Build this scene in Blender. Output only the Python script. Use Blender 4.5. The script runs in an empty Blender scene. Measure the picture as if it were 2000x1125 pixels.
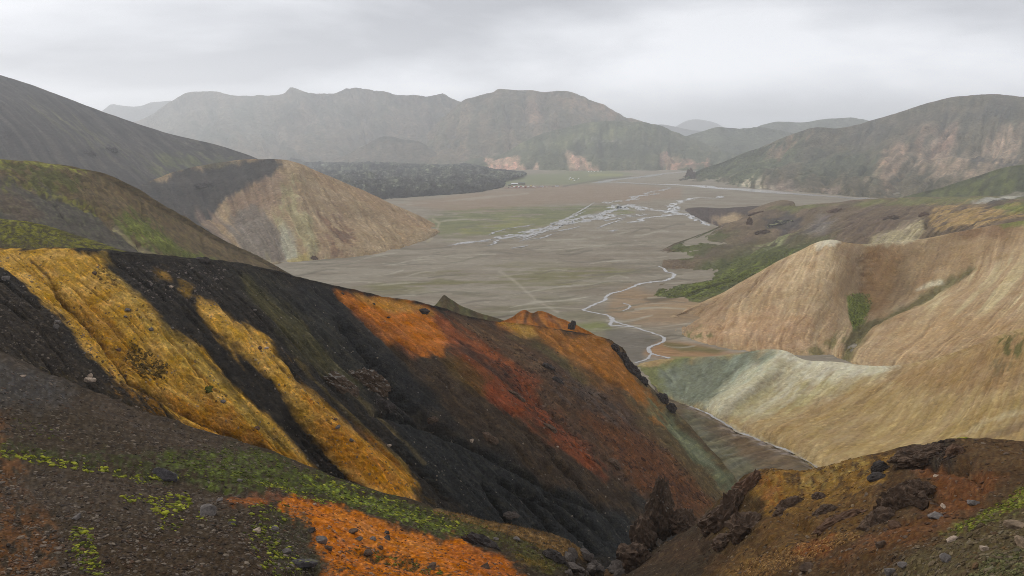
import bpy, math, random
import numpy as np
from mathutils import Vector

# ------------------------------------------------------------------ camera, sky, sun, exposure
scn = bpy.context.scene
COL = scn.collection
CAM_Z = 150.0                       # metres above the valley floor
FOC = 1540.0                        # focal length in survey units (frame 2000 x 1125)
PITCH = math.atan2(562.5 - 270.0, FOC)
cd = bpy.data.cameras.new('camera')
cd.sensor_width = 36.0
cd.lens = 36.0 * FOC / 2000.0
cd.clip_start = 0.5
cd.clip_end = 60000.0
cam = bpy.data.objects.new('camera', cd)
COL.objects.link(cam)
cam.location = (0, 0, CAM_Z)
cam.rotation_euler = (math.pi / 2 - PITCH, 0, 0)
scn.camera = cam

SUN_EL, SUN_AZ = math.radians(35), math.radians(-40)      # azimuth from +Y towards +X: light from ahead and left
world = bpy.data.worlds.new('World')
scn.world = world
world.use_nodes = True
wn, wl = world.node_tree.nodes, world.node_tree.links
wn.clear()
w_out = wn.new('ShaderNodeOutputWorld')
w_bg = wn.new('ShaderNodeBackground')
w_bg.inputs['Strength'].default_value = 0.1
w_sky = wn.new('ShaderNodeTexSky')
w_sky.sky_type = 'NISHITA'
w_sky.sun_disc = False
w_sky.sun_elevation = SUN_EL
w_sky.sun_rotation = SUN_AZ
w_tc = wn.new('ShaderNodeTexCoord')
w_map = wn.new('ShaderNodeMapping')
w_map.inputs['Scale'].default_value = (1.0, 1.0, 3.5)
SKY_SHIFT = (13.9, 2.2, 4.4)
w_map.inputs['Location'].default_value = SKY_SHIFT
wl.new(w_tc.outputs['Generated'], w_map.inputs['Vector'])
w_n1 = wn.new('ShaderNodeTexNoise')
w_n1.inputs['Scale'].default_value = 2.3
w_n1.inputs['Detail'].default_value = 7
w_n1.inputs['Roughness'].default_value = 0.5
w_n1.inputs['Distortion'].default_value = 0.25
wl.new(w_map.outputs[0], w_n1.inputs['Vector'])
w_r = wn.new('ShaderNodeValToRGB')
e = w_r.color_ramp.elements
e[0].position, e[0].color = 0.36, (4.7, 4.8, 5.2, 1)
e[1].position, e[1].color = 0.62, (8.8, 8.9, 9.3, 1)
m_ = e.new(0.48); m_.color = (6.6, 6.72, 7.15, 1)
wl.new(w_n1.outputs['Fac'], w_r.inputs['Fac'])
w_mix = wn.new('ShaderNodeMixRGB')
w_mix.inputs['Fac'].default_value = 0.96
w_sep = wn.new('ShaderNodeSeparateXYZ'); wl.new(w_tc.outputs['Generated'], w_sep.inputs[0])
w_hz = wn.new('ShaderNodeMapRange'); w_hz.interpolation_type = 'SMOOTHSTEP'
for i_, v_ in ((1, 0.0), (2, 0.16), (3, 1.45), (4, 1.0)): w_hz.inputs[i_].default_value = v_
wl.new(w_sep.outputs[2], w_hz.inputs[0])
w_sc = wn.new('ShaderNodeVectorMath'); w_sc.operation = 'SCALE'
wl.new(w_r.outputs['Color'], w_sc.inputs[0]); wl.new(w_hz.outputs[0], w_sc.inputs['Scale'])
wl.new(w_sky.outputs[0], w_mix.inputs['Color1'])
wl.new(w_sc.outputs[0], w_mix.inputs['Color2'])
wl.new(w_mix.outputs[0], w_bg.inputs['Color'])
wl.new(w_bg.outputs[0], w_out.inputs['Surface'])

sd = bpy.data.lights.new('sun', 'SUN')
sd.energy = 1.5
sd.angle = math.radians(14)
sd.color = (1.0, 0.97, 0.93)
sun = bpy.data.objects.new('sun', sd)
COL.objects.link(sun)
to_sun = Vector((math.sin(SUN_AZ) * math.cos(SUN_EL), math.cos(SUN_AZ) * math.cos(SUN_EL), math.sin(SUN_EL)))
sun.rotation_euler = to_sun.to_track_quat('Z', 'Y').to_euler()
sun.location = (0, 0, 900)

vs = scn.view_settings
vs.view_transform = 'Standard'
vs.look = 'None'
vs.exposure = 0.12
vs.gamma = 1.0
vs.use_curve_mapping = False
HAZE_DENSITY = 0.000115
scn.render.engine = 'CYCLES'
cy = scn.cycles
cy.use_denoising = True
cy.denoising_prefilter = 'NONE'
cy.filter_width = 0.95
cy.max_bounces = 5
cy.diffuse_bounces = 2
cy.glossy_bounces = 2
cy.transmission_bounces = 2
cy.volume_bounces = 2

rng = np.random.default_rng(7)
random.seed(7)

# ------------------------------------------------------------------ survey: a sight line (bearing column, row) plus a distance gives a point in the land
CP, SP = math.cos(PITCH), math.sin(PITCH)
def at(px, py, d):
    r, u = (px - 1000.0) / FOC, (562.5 - py) / FOC
    fy, fz = CP + u * SP, -SP + u * CP
    t = d / fy
    return (r * t, d, CAM_Z + fz * t)
def fl(px, py, z=0.0):                      # the point where that sight line meets the valley floor
    r, u = (px - 1000.0) / FOC, (562.5 - py) / FOC
    fy, fz = CP + u * SP, -SP + u * CP
    t = (z - CAM_Z) / fz
    return (r * t, fy * t, z)
def survey(P):                              # the inverse: sight line of points
    x, y, z = P[..., 0], P[..., 1], P[..., 2] - CAM_Z
    c = np.maximum(y * CP - z * SP, 1.0)
    u = y * SP + z * CP
    return 1000 + FOC * x / c, 562.5 - FOC * u / c

# ------------------------------------------------------------------ noise
def _h(ix, iy, seed):
    h = (ix.astype(np.int64) * 374761393 + iy.astype(np.int64) * 668265263 + seed * 974634777) & 0xFFFFFFFF
    h = ((h ^ (h >> 13)) * 1274126177) & 0xFFFFFFFF
    return (h ^ (h >> 16)) & 0xFFFFFFFF
def perlin(x, y, seed=0):
    x0, y0 = np.floor(x), np.floor(y)
    fx, fy = x - x0, y - y0
    sx, sy = fx * fx * fx * (fx * (fx * 6 - 15) + 10), fy * fy * fy * (fy * (fy * 6 - 15) + 10)
    def g(ix, iy, dx, dy):
        a = _h(ix, iy, seed) * (2 * math.pi / 4294967296.0)
        return np.cos(a) * dx + np.sin(a) * dy
    a, b = g(x0, y0, fx, fy), g(x0 + 1, y0, fx - 1, fy)
    c, d = g(x0, y0 + 1, fx, fy - 1), g(x0 + 1, y0 + 1, fx - 1, fy - 1)
    return 1.5 * ((a + sx * (b - a)) * (1 - sy) + (c + sx * (d - c)) * sy)
def fbm(x, y, o=4, seed=0, gain=0.5):
    r, a, f = 0, 1.0, 1.0
    for k in range(o):
        r = r + a * perlin(x * f, y * f, seed + k * 17)
        a *= gain; f *= 2.03
    return r
def ridged(x, y, o=4, seed=0, gain=0.5):
    r, a, f = 0, 1.0, 1.0
    for k in range(o):
        r = r + a * (1 - 2 * np.abs(perlin(x * f, y * f, seed + k * 17)))
        a *= gain; f *= 2.03
    return r * 0.5
def sstep(a, b, x):
    t = np.clip((x - a) / (b - a), 0, 1)
    return t * t * (3 - 2 * t)
def lin(c):
    c = np.asarray(c, float) / 255.0
    return np.where(c < 0.04045, c / 12.92, ((c + 0.055) / 1.055) ** 2.4)

# ------------------------------------------------------------------ materials
def ground_mat(name, grain, bump=0.5, var=0.35, speck=0.25, rough=0.95, stretch=None, hue=0.0):
    m = bpy.data.materials.new(name); m.use_nodes = True
    n, l = m.node_tree.nodes, m.node_tree.links
    n.clear()
    out = n.new('ShaderNodeOutputMaterial'); bs = n.new('ShaderNodeBsdfPrincipled')
    bs.inputs['Roughness'].default_value = rough
    bs.inputs['Specular IOR Level'].default_value = 0.03
    l.new(bs.outputs[0], out.inputs['Surface'])
    at_ = n.new('ShaderNodeAttribute'); at_.attribute_name = 'Col'
    tc = n.new('ShaderNodeTexCoord')
    vec = tc.outputs['Object']
    if stretch:
        mp = n.new('ShaderNodeMapping'); mp.vector_type = 'POINT'
        mp.inputs['Rotation'].default_value = (0, 0, stretch[1])
        mp.inputs['Scale'].default_value = (1, stretch[0], 1)
        l.new(vec, mp.inputs['Vector']); vec = mp.outputs[0]
    def noise(scale, detail, rough_=0.6):
        t = n.new('ShaderNodeTexNoise')
        t.inputs['Scale'].default_value = scale; t.inputs['Detail'].default_value = detail; t.inputs['Roughness'].default_value = rough_
        l.new(vec, t.inputs['Vector']); return t
    def math_(op, a, b):
        t = n.new('ShaderNodeMath'); t.operation = op
        for i, v in enumerate((a, b)):
            if isinstance(v, (int, float)): t.inputs[i].default_value = v
            else: l.new(v, t.inputs[i])
        return t.outputs[0]
    def remap(v, a, b, c, d):
        t = n.new('ShaderNodeMapRange')
        for i, k in enumerate((a, b, c, d)): t.inputs[i + 1].default_value = k
        l.new(v, t.inputs[0]); return t.outputs[0]
    fine = noise(1.0 / grain, 5, 0.7)
    coarse = noise(0.12 / grain, 5, 0.55)
    f1 = remap(fine.outputs['Fac'], 0.3, 0.7, 1 - var, 1 + var)
    f2 = remap(coarse.outputs['Fac'], 0.3, 0.7, 1 - var * 0.6, 1 + var * 0.6)
    fac = math_('MULTIPLY', f1, f2)
    vo = n.new('ShaderNodeTexVoronoi'); vo.inputs['Scale'].default_value = 0.9 / grain
    l.new(vec, vo.inputs['Vector'])
    sp = n.new('ShaderNodeSeparateColor'); l.new(vo.outputs['Color'], sp.inputs[0])
    up = remap(sp.outputs[0], 0.8, 1.0, 0.0, speck * 1.6)
    dn = remap(sp.outputs[1], 0.7, 1.0, 0.0, speck)
    fac = math_('MULTIPLY', fac, math_('SUBTRACT', math_('ADD', up, 1.0), dn))
    mul = n.new('ShaderNodeVectorMath'); mul.operation = 'SCALE'
    l.new(at_.outputs['Color'], mul.inputs[0]); l.new(fac, mul.inputs['Scale'])
    col = mul.outputs[0]
    hs = n.new('ShaderNodeHueSaturation')
    hn = noise(0.3 / grain, 3)
    l.new(remap(hn.outputs['Fac'], 0.3, 0.7, 0.495 - hue, 0.505 + hue), hs.inputs['Hue'])
    l.new(remap(coarse.outputs['Fac'], 0.25, 0.75, 1.1, 0.94), hs.inputs['Saturation'])
    l.new(col, hs.inputs['Color'])
    l.new(hs.outputs[0], bs.inputs['Base Color'])
    bp = n.new('ShaderNodeBump'); bp.inputs['Strength'].default_value = bump; bp.inputs['Distance'].default_value = grain * 0.9
    hgt = math_('ADD', fine.outputs['Fac'], math_('MULTIPLY', vo.outputs['Distance'], -0.6))
    l.new(hgt, bp.inputs['Height']); l.new(bp.outputs[0], bs.inputs['Normal'])
    return m
def plain_mat(name, c, rough=0.9, var=0.25, scale=1.0, bump=0.3, spec=0.2):
    m = bpy.data.materials.new(name); m.use_nodes = True
    n, l = m.node_tree.nodes, m.node_tree.links
    bs = n['Principled BSDF']
    bs.inputs['Roughness'].default_value = rough
    bs.inputs['Specular IOR Level'].default_value = spec
    tc = n.new('ShaderNodeTexCoord'); t = n.new('ShaderNodeTexNoise')
    t.inputs['Scale'].default_value = scale; t.inputs['Detail'].default_value = 6; t.inputs['Roughness'].default_value = 0.65
    l.new(tc.outputs['Object'], t.inputs['Vector'])
    r = n.new('ShaderNodeValToRGB')
    a = lin(c)
    r.color_ramp.elements[0].position = 0.3; r.color_ramp.elements[0].color = (*(a * (1 - var)), 1)
    r.color_ramp.elements[1].position = 0.7; r.color_ramp.elements[1].color = (*np.minimum(a * (1 + var), 0.9), 1)
    l.new(t.outputs['Fac'], r.inputs['Fac']); l.new(r.outputs['Color'], bs.inputs['Base Color'])
    if bump:
        b = n.new('ShaderNodeBump'); b.inputs['Strength'].default_value = bump; b.inputs['Distance'].default_value = 0.3 / scale
        l.new(t.outputs['Fac'], b.inputs['Height']); l.new(b.outputs[0], bs.inputs['Normal'])
    return m

# ------------------------------------------------------------------ mesh plumbing
def link(name, me, mat=None, parent=None, label=None, cat=None, kind=None, group=None):
    o = bpy.data.objects.new(name, me); COL.objects.link(o)
    if mat: me.materials.append(mat)
    if parent: o.parent = parent
    if label: o['label'] = label
    if cat: o['category'] = cat
    if kind: o['kind'] = kind
    if group: o['group'] = group
    return o
def mesh_np(name, V, F, smooth=True, col=None):
    V = np.ascontiguousarray(V, np.float32); F = np.ascontiguousarray(F, np.int32)
    me = bpy.data.meshes.new(name)
    k = F.shape[1]
    me.vertices.add(len(V)); me.vertices.foreach_set('co', V.ravel())
    me.loops.add(F.size); me.loops.foreach_set('vertex_index', F.ravel())
    me.polygons.add(len(F)); me.polygons.foreach_set('loop_start', np.arange(0, F.size, k, dtype=np.int32))
    me.polygons.foreach_set('use_smooth', np.full(len(F), smooth))
    me.update(calc_edges=True)
    if col is not None:
        a = me.attributes.new('Col', 'FLOAT_COLOR', 'POINT')
        c = np.ones((len(V), 4), np.float32); c[:, :3] = col
        a.data.foreach_set('color', c.ravel())
    return me
def cubic(xk, Y, x):                        # Catmull-Rom through (xk, Y[k, ...]) at x
    xk = np.asarray(xk, float); K = len(xk)
    Y = np.asarray(Y, float)
    if K == 2:
        t = ((x - xk[0]) / (xk[1] - xk[0])).reshape((-1,) + (1,) * (Y.ndim - 1))
        return Y[0] * (1 - t) + Y[1] * t
    h = np.diff(xk).reshape((-1,) + (1,) * (Y.ndim - 1))
    s = np.diff(Y, axis=0) / h
    m = np.empty_like(Y)
    m[1:-1] = (s[:-1] * h[1:] + s[1:] * h[:-1]) / (h[1:] + h[:-1])
    m[0], m[-1] = s[0], s[-1]
    i = np.clip(np.searchsorted(xk, x, side='right') - 1, 0, K - 2)
    hh = h[i]; t = ((x - xk[i]).reshape((-1,) + (1,) * (Y.ndim - 1))) / hh
    t2, t3 = t * t, t * t * t
    return (2 * t3 - 3 * t2 + 1) * Y[i] + (t3 - 2 * t2 + t) * hh * m[i] + (-2 * t3 + 3 * t2) * Y[i + 1] + (t3 - t2) * hh * m[i + 1]

def seg_dist(px, py, pts, closed):
    pts = np.asarray(pts, float)
    n = len(pts); best = np.full(px.shape, 1e18); inside = np.zeros(px.shape, bool); along = np.zeros(px.shape)
    L = np.concatenate([[0], np.cumsum(np.hypot(*np.diff(pts, axis=0).T))])
    for k in range(n if closed else n - 1):
        a, b = pts[k], pts[(k + 1) % n]
        dx, dy = b - a
        t = np.clip(((px - a[0]) * dx + (py - a[1]) * dy) / max(dx * dx + dy * dy, 1e-9), 0, 1)
        d = (px - a[0] - t * dx) ** 2 + (py - a[1] - t * dy) ** 2
        w = d < best
        best = np.where(w, d, best)
        if not closed: along = np.where(w, L[k] + t * (L[k + 1] - L[k]), along)
        if closed and abs(dy) > 1e-9:
            c = ((a[1] > py) != (b[1] > py)) & (px < dx * (py - a[1]) / dy + a[0])
            inside ^= c
    best = np.sqrt(best)
    if closed: return np.where(inside, -best, best)
    return best, along / max(L[-1], 1e-9)

# ground colour in ragged areas and seams: soil, growth, some painted light and shade
def area(pts, c, a=0.95, soft=10, warp=14, ws=60, mot=None, ms=14, st=0.35): return ('A', pts, c, a, soft, warp, ws, mot, ms, st)
def seam(pts, w, c, a=0.9, soft=6, warp=6, ws=40, mot=None, ms=14, st=0.35): return ('S', pts, c, a, soft, warp, ws, mot, ms, st, w)
def mottle(c, a, ms, mot, st=0.5): return ('M', None, c, a, 1, 0, 50, mot, ms, st)

PATCH = {}
def lay_colour(base, paints, px, py, U, V, seed, stm=1.0):
    C = np.empty(px.shape + (3,)); C[:] = lin(base)
    for q, p in enumerate(paints):
        kind, pts, c, a, soft, warp, ws, mot, ms, st = p[:10]
        sd_ = seed * 31 + q * 7
        st = min(st * stm, 1.2) if stm > 1 else st
        if kind == 'M':
            sel = np.ones(px.shape, bool)
        else:
            P_ = np.asarray(pts, float); mg = soft + warp * 2 + (np.max(p[10]) if kind == 'S' else 0) + 4
            sel = (px > P_[:, 0].min() - mg) & (px < P_[:, 0].max() + mg) & (py > P_[:, 1].min() - mg) & (py < P_[:, 1].max() + mg)
            if not sel.any(): continue
        x, y, u, v = px[sel], py[sel], U[sel], V[sel]
        m = np.ones(x.shape)
        if kind != 'M':
            w = warp * (fbm(u / ws, v * st / ws, 5, sd_, 0.6)) if warp else 0
            if kind == 'A':
                m = 1 - sstep(-soft, soft, seg_dist(x, y, pts, True) + w)
            else:
                d, t = seg_dist(x, y, pts, False)
                wid = np.interp(t, np.linspace(0, 1, len(np.atleast_1d(p[10]))), np.atleast_1d(p[10])) * 0.5
                m = 1 - sstep(wid - soft * 0.5, wid + soft, d + w)
        if mot is not None:
            nz = fbm(u / ms, v * st / ms, 4, sd_ + 3, 0.6)
            m = m * sstep(mot - 0.22, mot + 0.22, nz)
        m = (m * a)[:, None]
        if kind == 'M': C[sel] = C[sel] * (1 + m * (lin(c) / lin(base) - 1))
        else: C[sel] = C[sel] * (1 - m) + lin(c) * m
    ex = np.maximum(C[..., 1] - C[..., 0], 0)
    C[..., 0] += 0.55 * ex; C[..., 2] += 0.12 * ex
    return C * np.array([0.99, 1.015, 0.95])

def patch(name, cols, nu, nv, back, base, paints, mat, label, rel=(), carve=(), backfrac=0.1, seed=1, ridge_keep=0.35, kind='structure', blocky=None, foot=None, rills=(), gain=1.0, res=0.63, stm=1.0):
    """A landform. cols: fall lines, each a list of (column,row,distance) sights or ready world points, ridge first."""
    nu, nv = int(nu * res), int(nv * res)
    rows = []
    nb = len(back)
    nback = max(2, int(nv * backfrac)) if nb else 0
    px_top = []
    vv = np.linspace(0, 1, nv)
    for c in cols:
        W = np.array([at(*p) if len(p) == 3 else fl(p[0], p[1]) if len(p) == 2 else p[:3] for p in c], float)
        if foot: W = np.vstack([W, W[-1] + np.array(foot)])
        sx, sy = survey(W)
        px_top.append((sx.mean(), sy.mean()))
        L = np.concatenate([[0], np.cumsum(np.hypot(np.diff(sx), np.diff(sy)) + 0.15 * np.linalg.norm(np.diff(W, axis=0), axis=1) * FOC / W[1:, 1])])
        L /= L[-1]
        R = cubic(L, W, np.linspace(0, 1, nv))
        if nb:
            B = np.array([W[0] + np.array(b) for b in back][::-1] + [W[0]])
            Rb = cubic(np.arange(nb + 1.0), B, np.linspace(0, nb, nback + 1))[:-1]
            R = np.vstack([Rb, R])
        rows.append(R)
    G = np.array(rows)                                     # columns x rows x 3
    mp = np.array(px_top)
    xk = np.concatenate([[0], np.cumsum(np.maximum(np.hypot(*np.diff(mp, axis=0).T), 1.0))]); xk /= xk[-1]
    G = cubic(xk, G, np.linspace(0, 1, nu))
    N = nback + nv
    px, py = survey(G)
    mid = G[:, N // 2]
    S = np.concatenate([[0], np.cumsum(np.linalg.norm(np.diff(mid, axis=0), axis=1))])[:, None] * np.ones((1, N))
    mc = G[nu // 2]
    T = np.concatenate([[0], np.cumsum(np.linalg.norm(np.diff(mc, axis=0), axis=1))])[None, :] * np.ones((nu, 1))
    U = np.concatenate([[0], np.cumsum(np.hypot(np.diff(px[:, N // 2]), np.diff(py[:, N // 2])))])[:, None] * np.ones((1, N))
    V = np.concatenate([[0], np.cumsum(np.hypot(np.diff(px[nu // 2]), np.diff(py[nu // 2])))])[None, :] * np.ones((nu, 1))
    def normals(G):
        n = np.cross(np.gradient(G, axis=0), np.gradient(G, axis=1))
        n /= np.linalg.norm(n, axis=2, keepdims=True) + 1e-12
        n[n[..., 2] < 0] *= -1
        return n
    nrm = normals(G)
    H = np.zeros(px.shape)
    for k, (kd, ws_, wt_, amp, o) in enumerate(rel):
        f = ridged if kd == 'r' else fbm
        if kd == 'x':                                      # in plan, metres
            H += amp * fbm(G[..., 0] / ws_, G[..., 1] / ws_, o, seed + k * 101)
        elif kd == 'g':                                    # rills running down the fall line
            wob = 0.35 * fbm(S / (ws_ * 3), T / (ws_ * 3), 3, seed + k * 13)
            H -= amp * ridged(S / ws_ + wob * 1.2, T / wt_ + wob, o, seed + k * 101) * (0.35 + 0.65 * sstep(-.35, .35, fbm(S / (ws_ * 4), T / (wt_ * 1.2), 2, seed + k * 7 + 3)))
        else:
            H += amp * f(S / ws_, T / wt_, o, seed + k * 101)
    if blocky:                                             # broken lava: tilted blocks
        cell, amp = blocky
        for sc, am in ((cell, amp), (cell * 0.45, amp * 0.5)):
            gx, gy = G[..., 0] / sc, G[..., 1] / sc
            gx = gx + 0.5 * perlin(gx * .7, gy * .7, 5); gy = gy + 0.5 * perlin(gx * .7, gy * .7, 9)
            bx, by = np.floor(gx), np.floor(gy)
            best = np.full(gx.shape, 9.0); val = np.zeros(gx.shape)
            for i in (-1, 0, 1):
                for j in (-1, 0, 1):
                    h = _h(bx + i, by + j, 3) / 4294967296.0; h2 = _h(bx + i, by + j, 11) / 4294967296.0
                    d = (gx - bx - i - h) ** 2 + (gy - by - j - h2) ** 2
                    w = d < best
                    best = np.where(w, d, best)
                    hv = _h(bx + i, by + j, 23) / 4294967296.0
                    val = np.where(w, hv + 0.5 * (gx - bx - i - h) * (h - .5) * 2, val)
            H += am * (val - 0.5) * 2 * (1 - 0.5 * best)
    fade = np.ones(N); ramp = max(3, int(nv * 0.06))
    fade[nback:nback + ramp] = ridge_keep + (1 - ridge_keep) * np.linspace(0, 1, ramp)
    fade[:nback] = np.linspace(1, ridge_keep, nback) if nback else fade[:nback]
    H *= fade[None, :]
    for pts, w, dep in carve:
        wq = w * 0.5 * fbm(U / 40, V / 40, 3, seed + 5)
        d, t = seg_dist(px, py, pts, False)
        tp = sstep(0, 0.12, t) * sstep(0, 0.12, 1 - t)
        H -= dep * tp * np.exp(-((d + wq * 0.6) / w) ** 2) * (0.75 + 0.5 * fbm(U / 15, V / 15, 2, seed + 8))
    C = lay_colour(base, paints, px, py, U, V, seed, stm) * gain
    rr = np.random.default_rng(seed * 7 + 1)
    for (cnt, l0, l1, w0, w1, dep, f0, f1) in rills:       # single rills worn down the fall line, each coloured darker inside and paler along one side
        for _ in range(cnt):
            u0 = rr.uniform(0, U[-1, 0]); a = rr.uniform(-.1, .75) ; b = min(1.0, a + rr.uniform(l0, l1)); a = max(0, a)
            j0, j1 = nback + int(a * (nv - 1)), nback + int(b * (nv - 1))
            if j1 - j0 < 6: continue
            vv_ = V[0, j0:j1]; t = np.linspace(0, 1, j1 - j0)
            path = u0 + 9 * perlin(vv_ / 70, vv_ * 0 + u0, 5) + 2.5 * perlin(vv_ / 16, vv_ * 0 + u0, 6) + rr.uniform(-14, 14) * t
            wd = rr.uniform(w0, w1) * (0.45 + 0.9 * t) * (1 + .4 * perlin(vv_ / 20, vv_ * 0 + u0, 7))
            i0 = max(0, int((path.min() - 4 * w1) / U[-1, 0] * (nu - 1)) - 2); i1 = min(nu, int((path.max() + 4 * w1) / U[-1, 0] * (nu - 1)) + 3)
            if i1 - i0 < 2: continue
            d = U[i0:i1, j0:j1] - path[None]
            e_ = (sstep(0, .15, t) * sstep(0, .25, 1 - t))[None]
            m = np.exp(-(d / wd[None]) ** 2) * e_
            H[i0:i1, j0:j1] -= dep * rr.uniform(.5, 1.2) * m
            sh = np.exp(-((d - wd[None] * rr.choice([-1.3, 1.3])) / (wd[None] * 1.2)) ** 2) * e_
            C[i0:i1, j0:j1] *= (1 + rr.uniform(f0, 0) * m + rr.uniform(0, f1) * sh)[..., None]
    G2 = G + nrm * H[..., None]
    n2 = normals(G2)
    idx = np.arange(nu * N).reshape(nu, N)
    F = np.stack([idx[:-1, :-1], idx[1:, :-1], idx[1:, 1:], idx[:-1, 1:]], -1).reshape(-1, 4)
    fx = F[len(F) // 2]
    g = G2.reshape(-1, 3)
    if np.cross(g[fx[1]] - g[fx[0]], g[fx[3]] - g[fx[0]])[2] < 0: F = F[:, ::-1]
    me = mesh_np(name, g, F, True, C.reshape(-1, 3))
    o = link(name, me, mat, label=label, kind=kind)
    qx, qy = survey(G2)
    PATCH[name] = dict(G=G2, n=n2, px=qx, py=qy, nb=nback, nu=nu, N=N, C=C)
    return o
def spot(pname, px, py):                                   # the ground point of a landform on a sight line (nearest hit)
    P = PATCH[pname]; nb = P['nb']
    d = (P['px'][:, nb:] - px) ** 2 + (P['py'][:, nb:] - py) ** 2
    cand = d < max(d.min() * 1.5, 9.0)
    y = np.where(cand, P['G'][:, nb:, 1], 1e9)
    i, j = np.unravel_index(np.argmin(y), y.shape)
    return P['G'][i, j + nb].copy(), P['n'][i, j + nb].copy()

# ------------------------------------------------------------------ the land, far to near
M_far = ground_mat('far_mountain_soil', 26.0, bump=0.8, var=0.4, speck=0.2)
M_big = ground_mat('valley_side_soil', 9.0, bump=0.8, var=0.36, speck=0.22)
M_mid = ground_mat('ash_hill_soil', 3.4, bump=0.7, var=0.24, speck=0.2)
M_tan = ground_mat('rhyolite_soil', 1.6, bump=0.5, var=0.15, speck=0.16)
M_near = ground_mat('striped_scree', 0.40, bump=0.9, var=0.24, speck=0.26)
M_fore = ground_mat('foreground_scree', 0.20, bump=0.65, var=0.25, speck=0.22)
M_lava = ground_mat('lava_rock', 9.0, bump=1.0, var=0.35, speck=0.5)
M_floor = ground_mat('gravel_plain', 7.0, bump=0.3, var=0.15, speck=0.12, stretch=(3.0, 0.12))

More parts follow.
